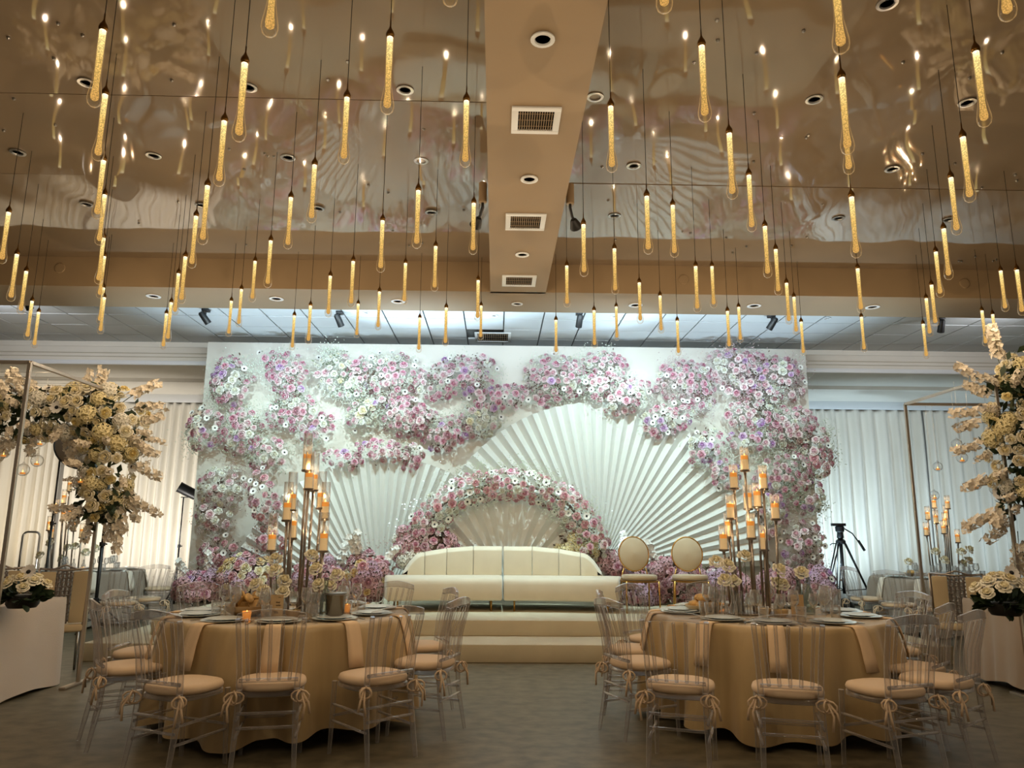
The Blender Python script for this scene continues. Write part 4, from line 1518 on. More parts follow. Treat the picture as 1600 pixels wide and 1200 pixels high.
for ang, lab in ((101, 'clear chair at the right gold table, rear on the taupe table side'), (142, 'clear chair behind the right gold table, toward the tripod'),
                 (-176, 'clear chair behind the right gold table, before the stage'), (-138, 'clear chair behind the right gold table, toward the oval chairs')):
    chair_ang(RC_, ang, 1.10, lab, GR)
BLC, BRC = 'clear chairs around the rear grey table by the warm curtain', 'clear chairs around the rear grey table by the cold curtain'
for px, py, tn, lab in ((186, 940, 0, 'clear chair at the rear warm side table, nearest the stage corner'), (224, 934, 0, 'clear chair at the rear warm side table, toward the light stand')):
    chair_px(BL, px, py, tn, lab, BLC)
for ang, lab in ((112, 'clear chair at the rear warm side table, beside the light stand'), (-20, 'clear chair at the rear warm side table, behind the woven chair')):
    chair_ang(BL, ang, 1.12, lab, BLC)
for px, py, tn, lab in ((1354, 934, 0, 'clear chair at the rear cold side table, beside the black tripod'), (1404, 943, 0, 'clear chair at the rear cold side table, before the tripod'),
                        (1462, 949, 0, 'clear chair at the rear cold side table, seen through the thin frame post')):
    chair_px(BR, px, py, tn, lab, BRC)
for ang, lab in ((45, 'clear chair at the rear cold side table, behind the woven chair'),):
    chair_ang(BR, ang, 1.14, lab, BRC)

# ================================================================== things laid on the tables
plate_p = None


def mk_plate():
    t = thing('charger_plate', 'x', 'plate')
    MB().lathe([(0, 0), (0.10, 0.001), (0.155, 0.010), (0.160, 0.013), (0.154, 0.014), (0.10, 0.006), (0, 0.005)], 36).build('charger', M_glass2, t, auto=50)
    MB().lathe([(0, 0.006), (0.07, 0.007), (0.115, 0.018), (0.128, 0.022), (0.124, 0.024), (0.075, 0.013), (0, 0.012)], 32).build('dinner_plate', M_plate, t, auto=50)
    return t


M_glass2 = mat('frosted_glass_charger', lin(214, 226, 228), 0.12, spec=0.6)


def wine_prof(h, r):
    return [(0.034, 0.0), (0.034, 0.002), (0.006, 0.006), (0.0035, 0.02), (0.0035, h * 0.44), (r * 0.45, h * 0.48), (r * 0.95, h * 0.62), (r, h * 0.74), (r * 0.82, h), (r * 0.79, h), (r * 0.96, h * 0.74), (r * 0.9, h * 0.62), (r * 0.4, h * 0.50), (0, h * 0.485)]


def single(name, me, label, cat, loc, rz, group):
    o = link(name, me, None, loc)
    o.rotation_euler = (0, 0, rz)
    return tag(o, label, cat, group)


wine_a = MB().lathe(wine_prof(0.215, 0.041), 14).mesh('wine_glass', M_glass, True)
wine_b = MB().lathe(wine_prof(0.185, 0.034), 14).mesh('wine_glass', M_glass, True)
tumb = MB().lathe([(0, 0.002), (0.030, 0.0), (0.036, 0.05), (0.038, 0.105), (0.036, 0.105), (0.033, 0.05), (0.027, 0.012), (0, 0.012)], 14).mesh('water_tumbler', M_glass, True)
kn = MB().box((0, -0.055, 0.003), (0.011, 0.10, 0.005)).box((0.001, 0.055, 0.003), (0.015, 0.12, 0.002), taper=0.8)
knife = kn.mesh('table_knife', M_chrome)
fk = MB().box((0, -0.05, 0.003), (0.009, 0.11, 0.004)).box((0, 0.025, 0.004), (0.020, 0.04, 0.003))
for i in range(4):
    fk.box(((i - 1.5) * 0.006, 0.068, 0.005), (0.0035, 0.05, 0.002))
fork = fk.mesh('table_fork', M_chrome)


def napkin_mesh():
    b = MB()
    n = 12
    vs, fs = [], []
    # runs from under the plate over the table edge (local +Y outwards), then hangs
    path = [(-0.20, 0.003), (-0.08, 0.004), (-0.02, 0.005), (0.004, 0.002), (0.020, -0.012), (0.038, -0.05), (0.064, -0.12), (0.084, -0.20), (0.102, -0.28)]
    for i, (y, z) in enumerate(path):
        w_ = 0.052 + 0.006 * max(0, i - 3) / 5
        for u in (-1, -0.33, 0.33, 1):
            vs.append((u * w_, y + 0.004 * math.sin(u * 3 + i), z))
    m_ = len(vs)
    for y, z in path:
        pass
    for i in range(len(path) - 1):
        for j in range(3):
            fs.append((i * 4 + j, i * 4 + j + 1, i * 4 + j + 5, i * 4 + j + 4))
    b.add(vs, fs)
    me = b.mesh('napkin', M_napkin, True)
    bm = bmesh.new()
    bm.from_mesh(me)
    bmesh.ops.solidify(bm, geom=bm.faces[:], thickness=0.006)
    bm.to_mesh(me)
    bm.free()
    return me


nap = napkin_mesh()
nap2 = nap.copy()
nap2.materials.clear()
nap2.materials.append(M_ivorynapkin)
plate_p = mk_plate()
_pf = [True]


def lay(c, rad, angs, tname, grp, napmat, front_only=None, rs=None):
    for i, ang in enumerate(angs):
        a = R(ang)
        out = Vector((math.sin(a), -math.cos(a), 0))
        tg = Vector((math.cos(a), math.sin(a), 0))
        cc = Vector((c.x, c.y, 0))
        where = '%s place of %s' % (ORD[i], tname)
        rz = a + PI

        def at(r, s_, z=TT + 0.002):
            p = cc + out * r + tg * s_
            return (p.x, p.y, z)
        if _pf[0]:
            _pf[0] = False
            o = plate_p
            o.location = at(rad - 0.20, 0)
            o['label'] = 'pale dinner plate on a glass charger, ' + where
            o['group'] = 'plates on the ' + grp
        else:
            copy_tree(plate_p, 'pale dinner plate on a glass charger, ' + where, at(rad - 0.20, 0, TT + 0.006), 0, 'plates on the ' + grp)
        single('napkin', napmat, 'folded napkin hanging over the edge, ' + where, 'napkin', at(rad + 0.022, 0.0, TT + 0.004), a + PI, 'napkins on the ' + grp)
        for s_, me, nm, cat in ((-0.19, fork, 'table_fork', 'fork'), (0.19, knife, 'table_knife', 'knife')):
            single(nm, me, 'polished %s beside the plate, %s' % (cat, where), cat, at(rad - 0.19, s_, TT + 0.003), a + rs.uniform(-0.15, 0.15), cat + 's on the ' + grp)
        for s_, r_, me, nm, ad, cat in ((0.16, 0.42, wine_a, 'wine_glass', 'larger clear wine glass', 'wine glass'), (0.08, 0.46, wine_b, 'wine_glass', 'smaller clear wine glass', 'wine glass'), (0.22, 0.38, tumb, 'water_tumbler', 'clear water tumbler', 'tumbler')):
            single(nm, me, '%s behind the plate, %s' % (ad, where), cat, at(rad - r_ + rs.uniform(-.02, .02), s_ + rs.uniform(-.02, .02), TT + 0.002), 0, ('wine glasses' if 'wine' in nm else 'tumblers') + ' on the ' + grp)


rs_ = random.Random(21)


def edge_angs(c, pxs):
    out = []
    for x_, y_ in pxs:
        e = at_z(x_, y_, TT)
        out.append(math.degrees(math.atan2(e.x - c.x, c.y - e.y)))
    return out


lay(LC, RAD, edge_angs(LC, [(313, 976), (428, 979), (567, 977)]) + [76, 112, 151, -168, -129, -88, -62], 'left gold table', 'left gold table', nap, rs=rs_)
lay(RC_, RAD, edge_angs(RC_, [(1087, 976), (1212, 981), (1324, 978), (1020, 958)]) + [70, 101, 142, -176, -138, -103], 'right gold table', 'right gold table', nap, rs=rs_)
lay(BL, 0.85, [38, 75, 112, -20], 'rear warm side table', 'rear warm side table', nap2, rs=rs_)
lay(BR, 0.90, [-80, -45, -10, 40], 'rear cold side table', 'rear cold side table', nap2, rs=rs_)

# ---- candelabra
fl_me = MB().lathe([(0, 0), (0.003, 0.004), (0.0034, 0.009), (0.0015, 0.017), (0, 0.022)], 8).mesh('flame', M_flame, True)
lcan = bpy.data.lights.new('candle_lamp', 'POINT')
lcan.energy = POW_CANDLE
lcan.color = (1.0, 0.66, 0.34)
lcan.shadow_soft_size = 0.0


def candelabra(c, spec, label, grp, tname, hc=0.13, rc=0.030, hg=0.24, seed=1, lit=True):
    """spec: pixel x and y of each candle's foot"""
    rs = random.Random(seed)
    t = thing('candelabra', label, 'candelabra', (c.x, c.y, TT + 0.002), 0, 'tall candle stands')
    offs = [rs.uniform(-0.14, 0.14) for _ in spec]
    tops = []
    for (px, py), dy in zip(spec, offs):
        p = at_y(px, py, c.y + dy)
        tops.append(Vector((p.x - c.x, dy, p.z - TT)))
    xs = [p.x for p in tops]
    MB().lathe([(0.0, 0.0), (0.16, 0.0), (0.165, 0.006), (0.16, 0.012), (0.0, 0.014)], 32, ((min(xs) + max(xs)) / 2, 0, 0), sx=max(1.0, (max(xs) - min(xs)) / 0.30)).build('base', M_bronze, t, auto=40)
    hs = sorted(range(len(tops)), key=lambda i: -tops[i].z)
    for rank, i in enumerate(hs):
        p = tops[i]
        po = MB().tube([(p.x * 0.88, p.y * 0.9, 0.01), (p.x, p.y, p.z)], 0.0105, 10).build('pole', M_bronze, t, smooth=True)
        MB().lathe([(0.010, -0.035), (0.013, -0.012), (0.038, -0.008), (0.041, 0.0), (0.041, 0.008), (0.037, 0.002), (0, 0.0)], 18, tuple(p)).build('cup', M_bronze, po, auto=40)
        MB().lathe([(0.0365, 0.003), (0.0365, hg), (0.0350, hg), (0.0350, 0.003)], 20, tuple(p), caps=False).build('glass_cylinder', M_hurricane, po, smooth=True)
        k = thing('pillar_candle', '%s pillar candle from the top, candelabra of %s' % (ORD[rank], tname), 'candle', (c.x + p.x, c.y + p.y, TT + 0.002 + p.z + 0.003), 0, grp)
        h = hc * rs.uniform(0.92, 1.05)
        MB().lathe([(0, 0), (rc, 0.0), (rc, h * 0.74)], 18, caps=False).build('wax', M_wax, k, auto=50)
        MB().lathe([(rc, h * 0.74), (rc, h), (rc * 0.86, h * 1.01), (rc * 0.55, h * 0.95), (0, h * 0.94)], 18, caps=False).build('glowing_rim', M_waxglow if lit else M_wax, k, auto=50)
        MB().tube([(0, 0, h * 0.93), (0, 0, h * 1.0)], 0.0012, 5).build('wick', M_black, k)
        link('flame', fl_me, k, (0, 0, h * 0.99))
        if lit:
            l = bpy.data.objects.new('flame_light', lcan)
            COL.objects.link(l)
            l.parent = k
            l.location = (0, 0, h + 0.05)
    return t


candelabra(LC, [(479, 736), (482, 765), (489.5, 767), (455, 798), (448, 814), (456, 842), (424, 861), (501, 795), (507, 812), (505, 862)], 'candelabra of ten candles on thin bronze poles, on the left gold table', 'pillar candles on the left candelabra', 'left gold table', seed=4, hg=0.30)
candelabra(RC_, [(1164, 736), (1147, 764), (1193, 765), (1184, 793), (1142, 811), (1169, 796), (1212, 812), (1174, 842), (1139, 840), (1131, 860), (1194, 860)], 'candelabra of eleven candles on thin bronze poles, on the right gold table', 'pillar candles on the right candelabra', 'right gold table', seed=5, hg=0.20)
candelabra(BL, [(108, 768), (99, 787), (86, 802), (98, 813), (108, 812), (76, 829), (80, 841), (115, 830), (127, 840)], 'candelabra of nine candles on the rear grey table by the warm curtain', 'pillar candles on the rear warm candelabra', 'rear warm side table', hc=0.13, seed=6, hg=0.22)
candelabra(BR, [(1450, 812), (1448, 837), (1460, 794), (1481, 795), (1479, 810), (1477, 822), (1463, 818), (1497, 848), (1475, 834)], 'candelabra of nine candles on the rear grey table by the cold curtain', 'pillar candles on the rear cold candelabra', 'rear cold side table', hc=0.11, seed=7, hg=0.2)

# ---- roses in bud vases
BIG = {k: ROSE[k] for k in ('ivory', 'cream')}
vase_me = MB().lathe([(0, 0.002), (0.026, 0), (0.030, 0.02), (0.030, 0.08), (0.014, 0.115), (0.012, 0.16), (0.015, 0.165), (0.012, 0.163), (0.010, 0.118), (0.025, 0.08), (0.025, 0.02), (0, 0.012)], 14).mesh('bud_vase', M_glass, True)


def bud(c, px, py, dy, tname, idx, size=0.055, kind='ivory', group=None):
    Y = c.y + dy
    p = at_y(px, py, Y)
    rs = random.Random(idx * 7 + 1)
    bx = p.x + rs.uniform(-0.03, 0.03)
    single('bud_vase', vase_me, 'slim bud vase of the %s rose from the left, %s' % (ORD[idx], tname), 'vase', (bx, Y, TT + 0.002), 0, 'bud vases on the ' + tname)
    t = thing('stemmed_rose', 'long stemmed cream rose, %s from the left, %s' % (ORD[idx], tname), 'rose', (bx, Y, TT + 0.018), 0, 'stemmed roses on the ' + tname)
    top = Vector((p.x - bx, 0, p.z - TT - 0.018))
    MB().tube([(0, 0, 0), (top.x * 0.3, 0, top.z * 0.5), tuple(top)], 0.0028, 6).build('stem', M_stem, t, smooth=True)
    flower_part(t, rs.choice(ROSE[kind]), top - Vector((0, 0, 0.01)), Vector((rs.uniform(-0.4, 0.4), -0.75, 0.65)).normalized(), size, rs, 'bloom').scale = (size, size, size * 1.35)


for i, (px, py) in enumerate(sorted([(431, 872), (431, 890), (400, 912), (412, 922), (444, 906), (443, 924), (487, 866), (494, 888), (527, 897), (499, 912), (516, 915)])):
    bud(LC, px, py, random.Random(i).uniform(-0.34, -0.05), 'left gold table', i, 0.058)
for i, (px, py) in enumerate(sorted([(1119, 876), (1133, 905), (1146, 906), (1137, 882), (1163, 868), (1217, 889), (1214, 910), (1223, 912), (1252, 893)])):
    bud(RC_, px, py, random.Random(i + 30).uniform(-0.32, 0.0), 'right gold table', i, 0.060)
for i, (px, py) in enumerate(sorted([(63, 867), (79, 848), (97, 872), (106, 855), (118, 853), (134, 862), (150, 856)])):
    bud(BL, px, py, random.Random(i + 50).uniform(-0.3, 0.1), 'rear warm side table', i, 0.07)
for i, (px, py) in enumerate(sorted([(1462, 861), (1476, 874), (1502, 861), (1514, 858), (1504, 880), (1513, 875), (1420, 877)])):
    bud(BR, px, py, random.Random(i + 70).uniform(-0.3, 0.1), 'rear cold side table', i, 0.07)


def on_table(px, py):
    return at_z(px, py, TT)


# ---- bread bowls
def bowl(p, r, h, label, mt=None):
    o = MB().lathe([(0, 0), (r * 0.5, 0), (r * 0.9, h * 0.55), (r, h), (r * 0.95, h), (r * 0.85, h * 0.6), (r * 0.45, h * 0.15), (0, h * 0.12)], 28).build('bread_bowl' if r > 0.1 else 'dip_bowl', mt or M_bowl, None, auto=50)
    o.location = (p.x, p.y, TT + 0.002)
    return tag(o, label, 'bowl')


p = on_table(384, 962)
bowl(p, 0.165, 0.075, 'wide beige bowl of bread toasts on the left gold table')
rb = random.Random(9)
toast = ring_mesh(superell(14, 0.055, 0.038, 2.4), [(0.94, -0.008), (1.0, -0.005), (1.0, 0.005), (0.94, 0.008)]).mesh('toast', M_bread, True)
for i in range(13):
    a = i * 2.4
    r = 0.035 + 0.012 * (i % 6)
    o = single('bread_toast', toast, 'thin golden bread toast heaped in the wide beige bowl', 'bread', (p.x + r * math.cos(a), p.y + r * math.sin(a) * 0.8, TT + 0.055 + 0.011 * (i // 1.4)), 0, 'toasts in the bread bowl')
    o.rotation_euler = (rb.uniform(0.5, 1.5), rb.uniform(-0.4, 0.4), rb.uniform(0, 6))
p = on_table(1102, 956)
bowl(p, 0.165, 0.055, 'wide beige bowl of bread rolls on the right gold table')
roll = MB().lathe([(0, -0.03), (0.03, -0.024), (0.047, 0), (0.034, 0.026), (0.012, 0.034), (0, 0.035)], 14, sx=1.25).mesh('roll', M_bread, True)
for i in range(9):
    lev = 0 if i < 6 else 1
    a = i * 2 * PI / (6 if lev == 0 else 3)
    r = 0.085 if lev == 0 else 0.045
    o = single('bread_roll', roll, 'round crusty bread roll piled in the beige bowl', 'bread', (p.x + r * math.cos(a), p.y + r * math.sin(a), TT + 0.055 + 0.05 * lev), rb.uniform(0, 6), 'rolls in the bread bowl')
M_dip = mat('yellow_dip', lin(226, 190, 96), 0.5)
for px, py, lab in ((457, 966, 'small beige bowl of yellow dip with a spoon, left gold table'), (419, 967, 'small beige bowl with lemon beside the kraft card'),
                    (1194, 962, 'small beige dip bowl left of the other on the right gold table'), (1221, 964, 'small beige dip bowl beside the kraft card on the right gold table')):
    p = on_table(px, py)
    t = thing('dip_bowl', lab, 'bowl', (p.x, p.y, TT + 0.002))
    r, h = 0.055, 0.055
    MB().lathe([(0, 0), (r * 0.6, 0), (r * 0.9, h * 0.5), (r, h), (r * 0.93, h), (r * 0.82, h * 0.5), (r * 0.5, h * 0.15), (0, h * 0.12)], 20).build('bowl_body', M_bowl, t, auto=50)
    MB().lathe([(r * 0.90, h * 0.8), (r * 0.5, h * 0.95), (0, h * 1.02)], 18).build('dip_filling', M_dip, t, smooth=True)
p = on_table(457, 966)
o = MB().tube([(0.0, 0, 0.055), (0.05, 0.0, 0.085), (0.12, 0.0, 0.115)], [0.006, 0.003, 0.004], 6).build('dip_spoon', M_chrome, None, smooth=True)
o.location = (p.x, p.y, TT)
tag(o, 'spoon leaning out of the small bowl of yellow dip', 'spoon')


# ---- kraft table cards with handwriting
def card(px, py, wpx, hpx, label, lines):
    p = on_table(px, py)
    k = pxm(p.y, px, py)
    w_, h = wpx * k, hpx * k
    t = thing('table_card', label, 'card', (p.x, p.y, TT + 0.002))
    th = 0.004
    MB().box((0, 0, h / 2), (w_, th, h)).build('card_sheet', M_card, t)
    MB().box((0, 0.006, 0.008), (w_ * 0.9, 0.03, 0.016)).build('clear_foot', M_glass, t)
    b = MB()
    for ln in lines:
        zc, x0, x1, amp, seed = ln
        rs = random.Random(seed)
        n = 22
        pts = []
        for i in range(n + 1):
            f = i / n
            x = (x0 + (x1 - x0) * f - 0.5) * w_
            z = (zc + amp * math.sin(i * 1.9 + rs.uniform(-0.4, 0.4)) * rs.uniform(0.4, 1.0)) * h
            pts.append((x, -th / 2 - 0.0006, z))
        b.tube(pts, w_ * 0.011, 4)
    o = b.build('handwriting', M_ink, t)
    o['kind'] = 'stuff'
    return t


card(431, 969, 20, 38, 'kraft card with dark handwriting standing on the left gold table', [(0.90, 0.60, 0.80, 0.01, 1), (0.70, 0.42, 0.74, 0.045, 2), (0.58, 0.44, 0.80, 0.045, 3), (0.33, 0.28, 0.62, 0.03, 4), (0.28, 0.34, 0.66, 0.02, 5)])
card(1247, 964, 20, 33, 'kraft card with dark handwriting standing on the right gold table', [(0.74, 0.22, 0.60, 0.045, 6), (0.55, 0.22, 0.62, 0.04, 7), (0.30, 0.28, 0.70, 0.05, 8)])
t = None
# ---- bucket, bottles, votives, cut glasses
p = on_table(523, 966)
t = thing('ice_bucket', 'smoked metal ice bucket on the left gold table', 'bucket', (p.x, p.y, TT + 0.002))
MB().lathe([(0, 0), (0.062, 0), (0.075, 0.17), (0.078, 0.174), (0.074, 0.176), (0.071, 0.17), (0.058, 0.01), (0, 0.01)], 24).build('bucket_body', M_water, t, auto=40)
MB().lathe([(0.076, 0.165), (0.081, 0.17), (0.081, 0.178), (0.076, 0.18)], 24).build('bucket_lip', M_steel, t, auto=40)
bot = MB().lathe([(0, 0.004), (0.036, 0), (0.040, 0.01), (0.040, 0.14), (0.030, 0.18), (0.0145, 0.215), (0.0145, 0.265), (0.018, 0.268), (0.018, 0.285), (0.014, 0.285), (0.012, 0.21), (0.036, 0.14), (0.036, 0.015), (0, 0.012)], 18).mesh('bottle', M_glass, True)
M_bottle = clear_mat('bottle_glass', (0.86, 0.90, 0.88, 1), (0.42, 0.47, 0.46, 1), 0.03, 1.0, 1.45)
bot.materials.clear()
bot.materials.append(M_bottle)
for px, py, lab in ((507, 966, 'clear water bottle beside the ice bucket'), (1250, 958, 'clear water bottle just behind the kraft card, right gold table'), (1266, 960, 'clear water bottle nearer the frame side of the right gold table')):
    p = on_table(px, py)
    single('water_bottle', bot, lab, 'bottle', (p.x, p.y, TT + 0.002), 0, 'water bottles on the gold tables')
M_votive = mat('votive_glass_added_glow', lin(240, 170, 90), 0.3, emit=lin(255, 150, 50), estr=0.45)  # glow of the flame put into the cup itself as emission
vot = MB().lathe([(0, 0), (0.026, 0), (0.032, 0.06), (0.030, 0.06), (0.028, 0.045), (0, 0.045)], 16).mesh('votive_cup', M_votive, True)
for i, (px, py, lab) in enumerate(((542, 957, 'lit orange votive candle before the plates on the aisle side, left gold table'), (385, 969, 'lit orange votive candle in front of the bread toasts'),
                                   (1127, 955, 'lit orange votive candle beside the bread rolls'), (130, 893, 'lit votive candle on the rear grey table by the warm curtain'),
                                   (1462, 901, 'lit votive candle on the rear grey table by the cold curtain'))):
    p = on_table(px, py)
    t = thing('votive_candle', lab, 'candle', (p.x, p.y, TT + 0.002), 0, 'votive candles')
    link('votive_cup', vot, t)
    link('flame', fl_me, t, (0, 0, 0.046))
cut = MB()
pr = []
for j in range(9):
    pr.append((0.034 + 0.006 * (j / 8) + (0.002 if j % 2 else 0), 0.015 * j + 0.002))
cut.lathe([(0, 0.0)] + pr + [(0.036, 0.122), (0.030, 0.02), (0, 0.015)], 16)
cutm = cut.mesh('cut_glass', M_glass, False)
for i, (px, py, lab) in enumerate(((487, 962, 'tall cut glass tumbler before the candle poles, left gold table'), (495, 965, 'cut glass tumbler beside the water bottle, left gold table'),
                                   (1137, 955, 'cut glass tumbler by the bread rolls, right gold table'), (1152, 958, 'second cut glass tumbler by the bread rolls, right gold table'),
                                   (1290, 956, 'cut glass tumbler beyond the bottles, right gold table'), (1307, 954, 'second cut glass tumbler beyond the bottles, right gold table'), (1494, 905, 'cut glass tumbler on the rear grey table by the cold curtain'))):
    p = on_table(px, py)
    o = single('cut_glass_tumbler', cutm, lab, 'tumbler', (p.x, p.y, TT + 0.002), 0, 'cut glass tumblers')
    o.scale = (1.1, 1.1, 1.4)
p = on_table(1430, 900)
o = MB().lathe([(0, 0), (0.09, 0), (0.15, 0.04), (0.155, 0.045), (0.14, 0.043), (0.08, 0.012), (0, 0.01)], 20).build('bread_bowl', M_bowl, None, auto=50)
o.location = (p.x, p.y, TT + 0.002)
tag(o, 'shallow bowl of dark bread on the rear grey table by the cold curtain', 'bowl')
for i in range(5):
    o = single('bread_roll', roll, 'dark bread roll in the shallow bowl on the rear grey table', 'bread', (p.x + 0.06 * math.cos(i * 1.26), p.y + 0.05 * math.sin(i * 1.26), TT + 0.055), i, 'rolls on the rear grey table')

# ================================================================== sweetheart tables with frames of flowers


def boxcloth(x0, x1, y0, y1, zt, hem, seed, flare=0.06, wave=0.03):
    """cloth draped over a rectangular table"""
    rs = random.Random(seed)
    b = MB()
    pts = []
    n = 26
    for (ax, ay), (bx, by), nrm in (((x0, y0), (x1, y0), (0, -1)), ((x1, y0), (x1, y1), (1, 0)), ((x1, y1), (x0, y1), (0, 1)), ((x0, y1), (x0, y0), (-1, 0))):
        for i in range(n):
            f = i / n
            pts.append((ax + (bx - ax) * f, ay + (by - ay) * f, nrm[0], nrm[1]))
    N = len(pts)
    vs = [((x0 + x1) / 2, (y0 + y1) / 2, zt)]
    lv = [0.0, 0.03, 0.12, 0.3, 0.5, 0.7, 0.88, 1.0]
    ph = rs.uniform(0, 6)
    for s_ in lv:
        for k, (x, y, nx, ny) in enumerate(pts):
            fold = math.sin(k * 0.9 + ph + math.sin(k * 0.21)) * 0.6 + math.sin(k * 0.43 + ph) * 0.4
            out = 0.006 + (flare * s_ + wave * s_ * fold) if s_ > 0 else 0
            cxn = (x - (x0 + x1) / 2) / (x1 - x0) * 2
            cyn = (y - (y0 + y1) / 2) / (y1 - y0) * 2
            ex = (nx + 0.5 * cxn * abs(ny) * abs(cxn) ** 6) * out
            ey = (ny + 0.5 * cyn * abs(nx) * abs(cyn) ** 6) * out
            vs.append((x + ex, y + ey, zt - s_ * (zt - hem - 0.02 * math.sin(k * 0.3 + ph))))
    fs = [(0, 1 + k, 1 + (k + 1) % N) for k in range(N)]
    for j in range(len(lv) - 1):
        o = 1 + j * N
        for k in range(N):
            k2 = (k + 1) % N
            fs.append((o + k, o + N + k, o + N + k2, o + k2))
    b.add(vs, fs)
    return b


def rect_table(x0, x1, y0, y1, mt, tl, cl, seed, hem, **kw):
    t = thing('rectangular_table', tl, 'table', ((x0 + x1) / 2, (y0 + y1) / 2, 0))
    w_, d = x1 - x0, y1 - y0
    MB().box((0, 0, 0.745), (w_ - 0.02, d - 0.02, 0.03)).build('tabletop', M_bowl, t)
    for sx in (-1, 1):
        for sy in (-1, 1):
            lg = MB().tube([(sx * (w_ / 2 - 0.12), sy * (d / 2 - 0.10), 0.73), (sx * (w_ / 2 - 0.12), sy * (d / 2 - 0.10), 0.05)], 0.016, 8).build('leg', M_black, t, smooth=True)
            MB().lathe([(0, -0.03), (0.03, -0.03), (0.03, 0.03), (0, 0.03)], 10, (0, 0, 0)).build('caster', M_black, lg, auto=40).matrix_local = Matrix.Translation((sx * (w_ / 2 - 0.12), sy * (d / 2 - 0.10), 0.03)) @ Euler((0, R(90), 0)).to_matrix().to_4x4()
    o = boxcloth(x0, x1, y0, y1, TT, hem, seed, **kw).build('tablecloth', mt, None, smooth=True)
    o.data.set_sharp_from_angle(angle=R(50))
    tag(o, cl, 'tablecloth')


xl = at_y(103, 938, 7.3).x
rect_table(xl - 2.0, xl, 5.9, 7.3, M_whitecloth, 'rectangular table under ivory cloth beside the warm flower frame', 'ivory cloth hanging to the floor on the table by the warm flower frame', 3, 0.02, flare=0.03, wave=0.012)
xr = at_y(1506, 950, 7.7).x
rect_table(xr, xr + 2.0, 6.9, 7.7, M_taupecloth, 'rectangular table under taupe cloth beside the cold flower frame', 'taupe cloth sagging in folds on the table by the cold flower frame', 5, 0.06, flare=0.05, wave=0.03)


def table_flowers(p, label, seed, scale=1.0):
    rs = random.Random(seed)
    t = thing('table_flowers', label, 'flowers', (p.x, p.y, TT + 0.003))
    MB().lathe([(0, 0), (0.10, 0), (0.12, 0.03), (0.12, 0.09), (0.10, 0.10), (0, 0.10)], 16).build('low_pot', M_black, t, auto=40)
    for i in range(90):
        d = Vector((rs.gauss(0, 1), rs.gauss(0, 1), abs(rs.gauss(0, 0.7)) - 0.25)).normalized()
        pp = Vector((d.x * 0.12, d.y * 0.12, 0.08 + d.z * 0.05))
        flower_part(t, LEAF, pp, d, 0.10 * rs.uniform(0.7, 1.3) * scale, rs)
    for i in range(13):
        a = i * 2.4
        r = 0.055 * math.sqrt(i)
        d = Vector((r * math.cos(a) * 3.2, r * math.sin(a) * 2.6 - 0.2, 0.6)).normalized()
        pp = Vector((r * math.cos(a) * 1.15, r * math.sin(a), 0.13 + 0.17 * (1 - (r / 0.22) ** 2)))
        flower_part(t, rs.choice(ROSE['ivory' if rs.random() < 0.6 else 'cream']), pp * scale, d, 0.062 * scale, rs)
    flower_part(t, ANEM, Vector((0.05, -0.05, 0.33)) * scale, Vector((0, -0.8, 0.4)).normalized(), 0.06, rs)


table_flowers(at_z(34, 950, TT), 'low arrangement of cream roses with dark leaves on the ivory table', 5, 0.85)
table_flowers(at_z(1572, 962, TT), 'low arrangement of cream roses with dark leaves on the taupe table', 6)


# ---- woven back chairs
M_creamup = mat('cream_upholstery', lin(216, 196, 158), 0.75, sheen=0.2)
M_woven = mat('woven_silver', lin(150, 142, 136), 0.3, 0.7)


